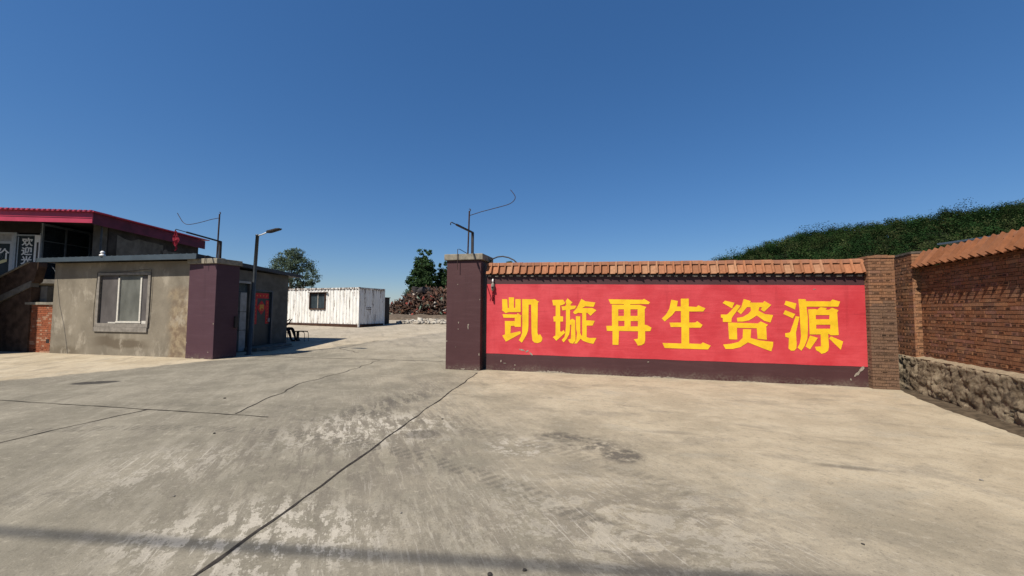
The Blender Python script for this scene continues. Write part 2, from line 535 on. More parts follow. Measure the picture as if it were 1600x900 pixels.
def mat_plaster():
    """Grey-tan cement render: damp marks, pale salts, a worn strip to the right where brick shows."""
    m = M('cement_render', 0.92, 0.12)
    X, Y, Z = m.xyz()
    X = m.math('ADD', X, 2.83)          # the thing's base is at the middle of the house
    n1 = m.noise(0.9, 6, 0.62, dist=0.5)
    n2 = m.noise(5, 6, 0.65)
    n3 = m.noise(40, 3, 0.6)
    vs_ = m.noise(2.6, 5, 0.65, v=m.mapping(scale=(1, 1, 0.25)))
    c = m.mix(m.step(n1, 0.33, 0.68), (0.1514, 0.1295, 0.0984), (0.2105, 0.1815, 0.1376))
    c = m.mix(m.step(vs_, 0.52, 0.75, 0, 0.5), c, (0.2732, 0.2383, 0.1857))
    xr = m.math('ADD', X, m.math('MULTIPLY', m.math('SUBTRACT', n1, 0.5), 0.7))
    zr = m.math('ADD', Z, m.math('MULTIPLY', m.math('SUBTRACT', n1, 0.5), 0.5))
    worn = m.math('MULTIPLY', m.step(xr, 4.75, 5.1), m.step(zr, 2.35, 2.05))
    patch = m.mix(m.step(n2, 0.38, 0.62), (0.1403, 0.0924, 0.0585), (0.2806, 0.2135, 0.1307))
    c = m.mix(m.math('MULTIPLY', worn, m.step(n1, 0.3, 0.6, 0.35, 0.8)), c, patch)
    damp = m.math('MULTIPLY', m.math('MULTIPLY', m.step(zr, 0.62, 0.50), m.step(zr, 0.2, 0.32)), m.step(xr, 1.6, 2.3))
    damp = m.math('MULTIPLY', damp, m.step(xr, 4.4, 3.6))
    c = m.mix(m.math('MULTIPLY', damp, 0.8), c, (0.0960, 0.0747, 0.0516))
    damp2 = m.math('MULTIPLY', m.step(zr, 0.33, 0.12), m.step(X, 1.6, 1.0))
    c = m.mix(m.math('MULTIPLY', damp2, 0.55), c, (0.1033, 0.0818, 0.0550))
    c = m.mix(m.math('MULTIPLY', m.step(n2, 0.58, 0.75), 0.35), c, (0.1107, 0.0889, 0.0619))
    c = m.mix(m.step(n3, 0.6, 0.8, 0, 0.35), c, (0.0960, 0.0783, 0.0585))
    salts = m.math('MULTIPLY', m.step(m.noise(1.7, 8, 0.7, v=m.mapping(loc=(4, 2, 1), scale=(1, 1, 0.6))), 0.53, 0.66), 0.55)
    c = m.mix(salts, c, (0.3470, 0.3059, 0.2407))
    m.color(c)
    m.bump(m.math('ADD', n2, m.math('MULTIPLY', n3, 0.4)), 0.45, 0.015)
    return m.m


def mat_container():
    m = M('rusty_white_paint', 0.55, 0.3)
    X, Y, Z = m.xyz()
    n1 = m.noise(5.5, 6, 0.72, v=m.mapping(scale=(1.5, 1.5, 0.14)))
    n2 = m.noise(2.2, 6, 0.7, v=m.mapping(scale=(1, 1, 0.5)))
    n3 = m.noise(22, 4, 0.7, v=m.mapping(scale=(1, 1, 0.35)))
    n4 = m.noise(7, 5, 0.7, v=m.mapping(scale=(1, 1, 0.6)))
    c = m.mix(m.step(n2, 0.35, 0.7), (0.70, 0.69, 0.66), (0.60, 0.585, 0.54))
    edge = m.math('MAXIMUM', m.step(Z, 2.28, 2.60, 0, 0.13), m.step(Z, 0.35, 0.12, 0, 0.10))
    f = m.math('ADD', m.math('ADD', n1, edge), m.math('MULTIPLY', m.math('SUBTRACT', n3, 0.5), 0.45))
    c = m.mix(m.step(n1, 0.50, 0.63, 0, 0.55), c, (0.34, 0.29, 0.23))
    c = m.mix(m.math('MULTIPLY', m.step(f, 0.585, 0.64), 0.9), c, m.mix(n3, (0.05, 0.035, 0.028), (0.15, 0.09, 0.06)))
    spots = m.step(m.math('ADD', n4, m.math('MULTIPLY', edge, 0.8)), 0.665, 0.70)
    c = m.mix(m.math('MULTIPLY', spots, 0.9), c, (0.06, 0.035, 0.024))
    m.color(c).bump(n3, 0.2, 0.01)
    return m.m


def mat_stone():
    m = M('rubble_stone', 0.95, 0.1)
    n1 = m.noise(1.5, 8, 0.68, dist=1.0)
    n2 = m.noise(5.5, 9, 0.74, dist=0.8)
    n3 = m.noise(45, 4, 0.65)
    X, Y, Z = m.xyz()
    c = m.mix(m.step(n1, 0.36, 0.62), (0.1020, 0.0759, 0.0494), (0.2220, 0.1782, 0.1208))
    c = m.mix(m.step(n2, 0.50, 0.60, 0, 0.85), c, (0.0504, 0.0379, 0.0273))
    c = m.mix(m.step(n2, 0.43, 0.34, 0, 0.55), c, (0.2940, 0.2415, 0.1680))
    top = m.step(m.math('ADD', Z, m.math('MULTIPLY', m.math('SUBTRACT', n2, 0.5), 0.30)), 0.62, 0.69)
    c = m.mix(m.math('MULTIPLY', top, 0.8), c, m.mix(m.step(n3, 0.4, 0.65), (0.2700, 0.2127, 0.1418), (0.1980, 0.1495, 0.0998)))
    c = m.mix(m.step(n3, 0.58, 0.72, 0, 0.45), c, (0.0540, 0.0414, 0.0294))
    m.color(c).bump(m.math('ADD', n2, m.math('MULTIPLY', n3, 0.4)), 0.8, 0.03)
    return m.m


def mat_leaf(name, trans=0.25):
    m = M(name, 1.0, 0.04)
    m.color(m.attr())
    t = m.t.nodes.new('ShaderNodeBsdfTranslucent')
    m.put(t.inputs[0], m.attr())
    mx = m.t.nodes.new('ShaderNodeMixShader')
    mx.inputs[0].default_value = trans
    out = m.t.nodes['Material Output']
    m.t.links.new(m.b.outputs[0], mx.inputs[1])
    m.t.links.new(t.outputs[0], mx.inputs[2])
    m.t.links.new(mx.outputs[0], out.inputs[0])
    return m.m


def mat_bark():
    m = M('bark', 0.9, 0.1)
    n = m.noise(9, 5, 0.7, v=m.mapping(scale=(1, 1, 0.3)))
    m.color(m.mix(n, (0.05, 0.04, 0.03), (0.16, 0.13, 0.10))).bump(n, 0.6, 0.03)
    return m.m


def mat_glass(name, c, rough=0.08, spec=0.5):
    m = M(name, rough, spec)
    n = m.noise(2.2, 5, 0.6, v=m.mapping(scale=(1, 1, 0.5)))
    m.color(m.mix(m.step(n, 0.3, 0.7), c, tuple(x * 0.6 for x in c)))
    rn = m.step(m.noise(14, 4, 0.6), 0.3, 0.8, rough, rough + 0.25)
    m.put(m.b.inputs['Roughness'], rn)
    return m.m


MAT = {}
MAT['concrete'] = mat_concrete()
MAT['earth'] = mat_earth()
MAT['red'] = mat_paint_wall('red_wall_paint', (0.41, 0.028, 0.036), (0.50, 0.055, 0.064))
MAT['maroon'] = mat_paint_wall('maroon_wall_paint', (0.050, 0.0185, 0.0195), (0.058, 0.023, 0.024))
MAT['maroon_left'] = mat_paint_wall('faded_maroon_paint', (0.055, 0.023, 0.031), (0.063, 0.028, 0.037), crack=False)
MAT['yellow'] = plain('yellow_wall_paint', (0.66, 0.40, 0.014), 0.7, 0.2, var=0.13, scale=5, bump=0.25)
MAT['chip'] = plain('bare_plaster', (0.2480, 0.2108, 0.1674), 0.95, 0.1, var=0.3, scale=30)
MAT['tile'] = tinted('clay_tile', 0.85, 0.30, 16, 0.4, 0.006, grime=(0.25, 0.12, 0.07))
MAT['brick'] = tinted('brick', 0.92, 0.40, 32, 0.7, 0.006, spec=0.12, grime=(0.16, 0.10, 0.07))
MAT['mortar'] = plain('mortar', (0.0900, 0.0720, 0.0570), 0.95, 0.1, var=0.35, scale=12, bump=0.5)
MAT['cap'] = plain('concrete_cap', (0.2081, 0.1850, 0.1445), 0.92, 0.12, var=0.3, scale=7, bump=0.4)
MAT['plaster'] = mat_plaster()
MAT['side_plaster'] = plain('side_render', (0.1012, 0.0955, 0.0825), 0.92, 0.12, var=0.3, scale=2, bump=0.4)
MAT['dark_wall'] = plain('dark_mottled', (0.0403, 0.0367, 0.0332), 0.92, 0.1, var=0.45, scale=1.2, bump=0.4)  # one dark base tone, mottled at random
MAT['container'] = mat_container()
MAT['rust'] = plain('rusted_steel', (0.0510, 0.0252, 0.0156), 0.85, 0.2, var=0.55, scale=9, bump=0.5)
MAT['black_steel'] = plain('black_steel', (0.022, 0.017, 0.016), 0.6, 0.35, var=0.3, scale=12)
MAT['rod'] = plain('rusty_rod', (0.045, 0.026, 0.02), 0.8, 0.2, var=0.4, scale=20)
MAT['fascia'] = plain('blue_grey_sheet', (0.0425, 0.0575, 0.0700), 0.45, 0.4, var=0.15, scale=3)
MAT['roof_dark'] = plain('dark_roof_edge', (0.03, 0.035, 0.042), 0.6, 0.3, var=0.2, scale=4)
MAT['crimson'] = plain('crimson_sheet', (0.40, 0.033, 0.072), 0.5, 0.35, var=0.14, scale=1.5)
MAT['shade_crimson'] = plain('shaded_crimson_sheet', (0.085, 0.011, 0.028), 0.6, 0.25, var=0.3, scale=1.2)  # crimson darkened so the verge's shade is painted into its colour
MAT['stone'] = mat_stone()
MAT['window_frame'] = plain('painted_window_frame', (0.4950, 0.4650, 0.4050), 0.5, 0.35, var=0.15, scale=20)
MAT['surround'] = plain('grey_surround', (0.195, 0.175, 0.150), 0.9, 0.15, var=0.25, scale=6, bump=0.4)
MAT['dusty_glass'] = mat_glass('dusty_glass', (0.125, 0.127, 0.110), 0.35, 0.3)
MAT['dark_glass'] = mat_glass('dark_glass', (0.05, 0.07, 0.082), 0.12, 0.5)
MAT['door_glass'] = mat_glass('door_glass', (0.022, 0.032, 0.036), 0.35, 0.12)
MAT['screen_mesh'] = mat_glass('screen_mesh', (0.098, 0.088, 0.084), 0.6, 0.15)
MAT['silver'] = plain('aluminium_frame', (0.3000, 0.3120, 0.3180), 0.4, 0.45, var=0.12, scale=9)
MAT['grey_frame'] = plain('grey_metal_frame', (0.26, 0.30, 0.33), 0.5, 0.4, var=0.15, scale=6)
MAT['white'] = plain('white_lettering', (0.6240, 0.6240, 0.6080), 0.6, 0.3, var=0.08, scale=9, bump=0)
MAT['cream'] = plain('cream_lettering', (0.5600, 0.4960, 0.2560), 0.6, 0.3, var=0.08, scale=9, bump=0)
MAT['door'] = plain('teal_door_paint', (0.0180, 0.0300, 0.0340), 0.5, 0.35, var=0.2, scale=4)
MAT['paper'] = plain('red_paper', (0.4060, 0.0315, 0.0350), 0.75, 0.2, var=0.15, scale=30, bump=0)
MAT['gold'] = plain('gold_print', (0.5250, 0.2940, 0.0420), 0.6, 0.3, var=0.1, scale=30, bump=0)
MAT['pale_panel'] = plain('pale_gate_panel', (0.2520, 0.2520, 0.2400), 0.6, 0.3, var=0.2, scale=5)
MAT['lamp_pole'] = plain('grey_lamp_pole', (0.0338, 0.0383, 0.0405), 0.5, 0.4, var=0.25, scale=5)
MAT['lamp_arm'] = plain('silver_lamp_arm', (0.4960, 0.4960, 0.4800), 0.4, 0.5, var=0.1, scale=9)
MAT['ceramic'] = plain('white_ceramic', (0.6970, 0.6800, 0.6545), 0.3, 0.5, var=0.06, scale=20, bump=0)
MAT['cloth_red'] = plain('faded_red_cloth', (0.2400, 0.0240, 0.0400), 0.9, 0.1, var=0.4, scale=12)
MAT['tassel'] = plain('dark_red_tassel', (0.09, 0.006, 0.010), 0.9, 0.1, var=0.3, scale=40)
MAT['bark'] = mat_bark()
MAT['leaf'] = mat_leaf('leaves')
MAT['scrap'] = tinted('scrap_metal', 0.85, 0.45, 18, 0.5, 0.01, grime=(0.06, 0.03, 0.018))
MAT['rubble'] = tinted('rubble', 0.95, 0.25, 12, 0.5, 0.02)
MAT['bank'] = plain('earth_bank', (0.1054, 0.0806, 0.0589), 0.95, 0.1, var=0.4, scale=2.5, bump=0.6)
MAT['joint'] = plain('joint_filler', (0.035, 0.03, 0.026), 0.95, 0.1, var=0.4, scale=20)
MAT['dirt'] = plain('damp_dirt', (0.0720, 0.0540, 0.0360), 0.95, 0.1, var=0.45, scale=9, bump=0.7)
MAT['step'] = plain('step_concrete', (0.1430, 0.1293, 0.1100), 0.92, 0.12, var=0.25, scale=5, bump=0.4)
MAT['shed_roof'] = plain('grey_roof_sheet', (0.07, 0.09, 0.11), 0.45, 0.4, var=0.15, scale=3)
MAT['skin'] = plain('skin', (0.2940, 0.1750, 0.1190), 0.55, 0.35, var=0.06, scale=20, bump=0)
MAT['dark_cloth'] = plain('dark_clothes', (0.0154, 0.0161, 0.0196), 0.9, 0.1, var=0.25, scale=15)
MAT['hair'] = plain('black_hair', (0.012, 0.010, 0.010), 0.7, 0.2, var=0.2, scale=60)
MAT['dark_brick'] = plain('old_brickwork', (0.0720, 0.0450, 0.0315), 0.92, 0.1, var=0.45, scale=4, bump=0.6)
MAT['rubber'] = plain('rubber', (0.015, 0.015, 0.016), 0.8, 0.2, var=0.3, scale=15)

# ------------------------------------------------------------------ the ground and the yard
def strip_sheet(name, xs, ys, dz, m):
    V = [(x, y, gz(y) + dz) for y in ys for x in xs]
    n = len(xs)
    F = [(j * n + i, j * n + i + 1, (j + 1) * n + i + 1, (j + 1) * n + i) for j in range(len(ys) - 1) for i in range(n - 1)]
    mb = MB()
    mb.add(V, F)
    return structure(mb.build(name, m))


strip_sheet('ground', [-2500, -600, -100, -30, 8, 60, 600, 2500], [-2500, -500, -60, 0, 13, 31, 60, 300, 1200, 4000], 0, MAT['earth'])
strip_sheet('yard', [-60, -30, -15, 0, 7.2], [-14, 0, 6, 13, 22, 31, 36], 0.004, MAT['concrete'])


def ribbon(mb, pts, w, z, jit=0.0, wj=0.4):
    """Thin strip following pts on the ground, with an uneven width."""
    P = []
    for i in range(len(pts) - 1):
        a, b = Vector(pts[i]), Vector(pts[i + 1])
        n = max(2, int((b - a).length / 0.12))
        for k in range(n):
            P.append(a.lerp(b, k / n))
    P.append(Vector(pts[-1]))
    V, F = [], []
    for i, p in enumerate(P):
        d = (P[min(i + 1, len(P) - 1)] - P[max(i - 1, 0)]).normalized()
        s = Vector((-d.y, d.x))
        q = p + s * (mnoise.noise(Vector((p.x * 2.3, p.y * 2.3, 3.1))) * jit)
        ww = w * (1 + wj * mnoise.noise(Vector((p.x * 6, p.y * 6, 9.7))))
        for sg in (-1, 1):
            r_ = q + s * sg * ww * (0.5 + 0.3 * random.random())
            V.append((r_.x, r_.y, gz(r_.y) + z))
        if i:
            F.append((2 * i - 2, 2 * i - 1, 2 * i + 1, 2 * i))
    mb.add(V, F)


mb = MB()
ribbon(mb, [(-1.95, -3.0), (-2.27, 2.1), (-2.61, 9.8)], 0.019, 0.008, 0.035, 0.9)
ribbon(mb, [(-10.61, 11.55), (-4.12, 11.73)], 0.03, 0.008, 0.03)
ribbon(mb, [(-14.5, 5.25), (-9.73, 5.22), (-4.53, 5.21)], 0.018, 0.0085, 0.04, 0.9)
ribbon(mb, [(-6.72, -3.0), (-6.72, 3.63), (-6.69, 5.2)], 0.016, 0.009, 0.04, 0.9)
structure(mb.build('slab_joint', MAT['joint']))
mb = MB()
ribbon(mb, [(-5.16, 5.25), (-5.54, 6.51), (-5.86, 7.6), (-5.95, 9.94), (-6.2, 11.5)], 0.014, 0.0095, 0.10)
ribbon(mb, [(-7.9, 13.2), (-9.3, 14.2), (-9.2, 17.0)], 0.018, 0.0095, 0.12)
structure(mb.build('ground_crack', MAT['joint']))

# ------------------------------------------------------------------ main wall with the painted name
WALL = Fr((-2.52, 10.37), (6.05, 9.71))
WL = 8.54


def lin(s, a, b):
    return a + (b - a) * s / WL


def brick_face(mb, fr, s0, s1, d, z0, z1, tint, depth=0.025, course=0.064, header_every=2, core=0.6):
    """Individual bricks laid in courses on the plane at distance d: stretchers with header courses between."""
    nz = int(round((z1 - z0) / course))
    ch = (z1 - z0) / nz
    for j in range(nz):
        za, zb = z0 + j * ch + 0.005, z0 + (j + 1) * ch - 0.004
        head = header_every and j % header_every == header_every - 1
        L = 0.122 if head else 0.245
        u = s0 - (L * (0.5 if j % 2 else 0.0)) - random.random() * 0.03
        while u < s1:
            a, b = max(u + 0.004, s0), min(u + L - 0.004, s1)
            if b - a > 0.02:
                dd = d + random.uniform(-0.004, 0.004)
                dz = random.uniform(-0.002, 0.002)
                c = tint(0.5 * (a + b), za, head)
                fr.box(mb, a, b, d - depth, dd, za + dz, zb + dz, 0, c)
                if head and b - a > 0.09 and random.random() < core:
                    w = random.uniform(0.03, 0.05)
                    u0, zc = 0.5 * (a + b) + random.uniform(-0.012, 0.012), 0.5 * (za + zb) + random.uniform(-0.005, 0.005)
                    h = random.uniform(0.012, 0.02)
                    k = random.uniform(0.18, 0.55)
                    fr.sheet(mb, [(u0 - w, zc - h), (u0 + w, zc - h * 0.8), (u0 + w * 0.85, zc + h), (u0 - w * 0.9, zc + h * 0.9)], dd + 0.0015, 0, tuple(x * k for x in c))
            u += L


def mixc(a, b, t):
    return tuple(x + (y - x) * t for x, y in zip(a, b))


def brick_tint(s, z, head):
    c = mixc((0.2145, 0.0902, 0.0430), (0.1650, 0.0747, 0.0396), random.random())
    r_ = random.random()
    if r_ < 0.06:
        c = mixc(c, (0.0990, 0.0485, 0.0310), 0.7)
    elif r_ > 0.88:
        c = mixc(c, (0.2970, 0.1503, 0.0757), 0.6)
    elif r_ > 0.78:
        c = mixc(c, (0.2090, 0.0970, 0.0731), 0.6)
    return c


def coping(parent, fr, s0, s1, zr, ze, d_ridge, d_eave, pitch, rib=0.16, back=True, cen=-0.12, pale=0.2, seed=1, clay_base=(0.34, 0.14, 0.068)):  # tile colour: the clay's own base tone, darkened at random per tile
    """Clay tile coping: one row each side; every tile is a pan with a raised rib, tilted a little on its own."""
    rnd = random.Random(seed)
    L = s1 - s0
    n = int(round(L / pitch))
    p = L / n
    mbt = MB()
    for side in ((1, -1) if back else (1,)):
        for i in range(n):
            u0 = s0 + i * p
            t0, t1 = (u0 - s0) / L, (u0 + p - s0) / L
            tr = [zr[0] + (zr[1] - zr[0]) * t for t in (t0, t1)]
            te = [ze[0] + (ze[1] - ze[0]) * t for t in (t0, t1)]
            tilt = rnd.uniform(-0.008, 0.008)
            slip = rnd.uniform(-0.012, 0.012)
            prof = [(0.0, 0.0), (0.03, 0.016), (0.60, 0.020), (0.66, 0.026 + rib * 0.16), (0.72, 0.026 + rib * 0.24), (0.84, 0.026 + rib * 0.24), (0.88, 0.012), (0.90, -0.006), (0.995, -0.010)]
            top, bot, topu, botu = [], [], [], []
            for k, (q, h) in enumerate(prof):
                u = u0 + q * p
                zR = tr[0] + (tr[1] - tr[0]) * q
                zE = te[0] + (te[1] - te[0]) * q
                slope = Vector((d_eave - d_ridge, zE - zR)).normalized()
                nrm = Vector((-slope.y, slope.x))
                for d_, z_, lst, lstu, ex in ((d_ridge, zR, top, topu, 0.0), (d_eave + slip, zE, bot, botu, tilt)):
                    hh = h + ex
                    dq = d_ + nrm.x * hh
                    lst.append(fr.P(u, dq if side > 0 else 2 * cen - dq, z_ + nrm.y * hh))
                    dq = d_ + nrm.x * (hh - 0.018)
                    lstu.append(fr.P(u, dq if side > 0 else 2 * cen - dq, z_ + nrm.y * (hh - 0.018)))
            m_ = len(prof)
            V = top + bot + topu + botu
            F = []
            for k in range(m_ - 1):
                F += [(k, k + 1, m_ + k + 1, m_ + k), (m_ + k, m_ + k + 1, 3 * m_ + k + 1, 3 * m_ + k), (2 * m_ + k, 3 * m_ + k, 3 * m_ + k + 1, 2 * m_ + k + 1)]
            F += [(0, m_, 3 * m_, 2 * m_), (m_ - 1, 3 * m_ - 1, 4 * m_ - 1, 2 * m_ - 1 + m_)]
            F[-1] = (m_ - 1, 3 * m_ - 1 - m_, 4 * m_ - 1, 3 * m_ - 1)
            c = mixc(clay_base, tuple(x * 0.7 for x in clay_base), rnd.random())
            if rnd.random() < pale:
                c = mixc(c, (0.37, 0.21, 0.12), 0.6)
            mbt.add(V, F, 0, c)
    o = mbt.build('tile_coping', MAT['tile'], parent)
    rb = MB()
    m_ = int(L / 0.24)
    for i in range(m_):
        a, b = s0 + L * i / m_, s0 + L * (i + 1) / m_
        z = zr[0] + (zr[1] - zr[0]) * (i + 0.5) / m_ + rnd.uniform(-0.006, 0.006)
        c = mixc((0.31, 0.14, 0.075), (0.21, 0.09, 0.053), rnd.random())
        db = 2 * cen - d_ridge
        pts = [(d_ridge + 0.075, z - 0.055), (d_ridge + 0.055, z + 0.012), (cen, z + 0.045), (db - 0.055, z + 0.012), (db - 0.075, z - 0.055)]
        V = [fr.P(a, d, q) for d, q in pts] + [fr.P(b - 0.004, d, q) for d, q in pts]
        k = len(pts)
        rb.add(V, [(j, j + 1, k + j + 1, k + j) for j in range(k - 1)] + [(0, k, 2 * k - 1, k - 1), tuple(range(k))[::-1], tuple(range(k, 2 * k))], 0, c)
    rb.build('ridge_tile', MAT['tile'], parent)
    return o


wall = thing('boundary_wall', 'long red painted wall with six yellow characters and an orange tile top', 'wall', WALL.P(0, 0, 0))
mb = MB()
WALL.box(mb, 0.0, WL, -0.24, 0.0, 0.0, (2.58, 2.46))
mb.build('wall_body', MAT['maroon'], wall)
mb = MB()
nseg = 24
top = [(WL * i / nseg, lin(WL * i / nseg, 2.285, 2.18)) for i in range(nseg + 1)]
botm = [(WL * i / nseg, 0.438 + 0.004 * math.sin(i * 1.7)) for i in range(nseg + 1)]
for i in range(nseg):
    WALL.sheet(mb, [botm[i], botm[i + 1], top[i + 1], top[i]], 0.004)
mb.build('red_panel', MAT['red'], wall)
# dentil course under the tiles: a dark brick ledge with blobs of mortar
mb = MB()
WALL.box(mb, 0.0, WL, -0.30, 0.030, (2.50, 2.385), (2.545, 2.43), 0)
for i in range(44):
    s = WL * (i + 0.3) / 44
    w = random.uniform(0.07, 0.12)
    z = lin(s, 2.495, 2.380)
    WALL.box(mb, s, s + w, 0.0, 0.05, z - 0.014, z + 0.016 + random.uniform(0, 0.012), 1)
mb.build('eave_course', [MAT['black_steel'], MAT['chip']], wall)
coping(wall, WALL, 0.0, WL, (2.83, 2.72), (2.545, 2.43), -0.05, 0.085, 0.19, seed=3)

# chipped plaster
def chip(mb, fr, s, z, w, h, d, n=9, ang=0.0):
    pts = []
    for k in range(n):
        a = 2 * math.pi * k / n
        r_ = random.uniform(0.55, 1.0)
        x, y = w / 2 * r_ * math.cos(a), h / 2 * r_ * math.sin(a)
        pts.append((s + x * math.cos(ang) - y * math.sin(ang), z + x * math.sin(ang) + y * math.cos(ang)))
    fr.sheet(mb, pts, d)


mb = MB()
for s, z, w, h, a in ((0.98, 0.56, 0.22, 0.05, -0.2), (1.12, 0.53, 0.12, 0.06, 0.5), (1.23, 0.46, 0.16, 0.05, -0.6), (0.42, 0.25, 0.05, 0.08, 0.2), (0.52, 0.2, 0.1, 0.02, 0), (0.80, 0.16, 0.05, 0.04, 0), (0.78, 0.06, 0.04, 0.05, 0),
                      (8.32, 0.27, 0.05, 0.16, -0.6), (8.42, 0.38, 0.08, 0.22, -0.7), (8.22, 0.16, 0.04, 0.07, 0), (8.36, 0.30, 0.07, 0.12, -0.5), (7.6, 2.10, 0.07, 0.02, 0.1), (4.1, 0.37, 0.06, 0.03, 0)):
    chip(mb, WALL, s, z, w, h, 0.0075 + random.random() * 0.002, ang=a)
for s0, s1, amp in ((1.2, 2.3, 0.06), (3.9, 5.0, 0.045), (5.9, 6.6, 0.03), (7.2, 8.3, 0.025), (2.6, 3.6, 0.015)):
    n = 26
    hs = [max(0.0, amp * (0.6 + 0.8 * mnoise.noise(Vector((s0 * 3 + i * 0.8, 1, 1))) + random.uniform(-0.25, 0.35)) * math.sin(math.pi * i / n)) + 0.006 for i in range(n + 1)]
    for i in range(n):
        a, b = s0 + (s1 - s0) * i / n, s0 + (s1 - s0) * (i + 1) / n
        WALL.sheet(mb, [(a, 0.0), (b, 0.0), (b, hs[i + 1]), (a, hs[i])], 0.006)
mb.build('chipped_plaster', MAT['chip'], wall)


def glyph_mesh(name, polys, fr, d, m, parent, thick=0.0015):
    """Outlines with holes, filled as one flat sheet of paint on the wall."""
    cu = bpy.data.curves.new(name, 'CURVE')
    cu.dimensions = '2D'
    cu.fill_mode = 'BOTH'
    cu.extrude = thick
    for p in polys:
        sp = cu.splines.new('POLY')
        sp.points.add(len(p) - 1)
        for q, (x, y) in zip(sp.points, p):
            q.co = (x, y, 0, 1)
        sp.use_cyclic_u = True
    tmp = bpy.data.objects.new(name, cu)
    col.objects.link(tmp)
    dg = bpy.context.evaluated_depsgraph_get()
    me = bpy.data.meshes.new_from_object(tmp.evaluated_get(dg))
    bpy.data.objects.remove(tmp)
    off = world_loc(parent)
    for v in me.vertices:
        v.co = fr.P(v.co.x, d + v.co.z, v.co.y) - off
    me.materials.clear()
    me.materials.append(m)
    me.update()
    o = bpy.data.objects.new(name, me)
    col.objects.link(o)
    o.parent = parent
    return o


def text_polys_mesh(name, body, size, fr, s, z, d, m, parent, bold=0.0, vertical=False, sx=1.0):
    """A character of the built-in font, made into a flat mesh centred on (s, z)."""
    cu = bpy.data.curves.new(name, 'FONT')
    cu.body = body
    cu.size = size
    cu.offset = bold
    cu.extrude = 0.0015
    tmp = bpy.data.objects.new(name, cu)
    col.objects.link(tmp)
    dg = bpy.context.evaluated_depsgraph_get()
    me = bpy.data.meshes.new_from_object(tmp.evaluated_get(dg))
    bpy.data.objects.remove(tmp)
    off = world_loc(parent)
    if len(me.vertices):
        xs = [v.co.x for v in me.vertices]
        ys = [v.co.y for v in me.vertices]
        cx, cy = (min(xs) + max(xs)) / 2, (min(ys) + max(ys)) / 2
        for v in me.vertices:
            v.co = fr.P(s + (v.co.x - cx) * sx, d + v.co.z, z + v.co.y - cy) - off
    me.materials.clear()
    me.materials.append(m)
    me.update()
    o = bpy.data.objects.new(name, me)
    col.objects.link(o)
    o.parent = parent
    return o


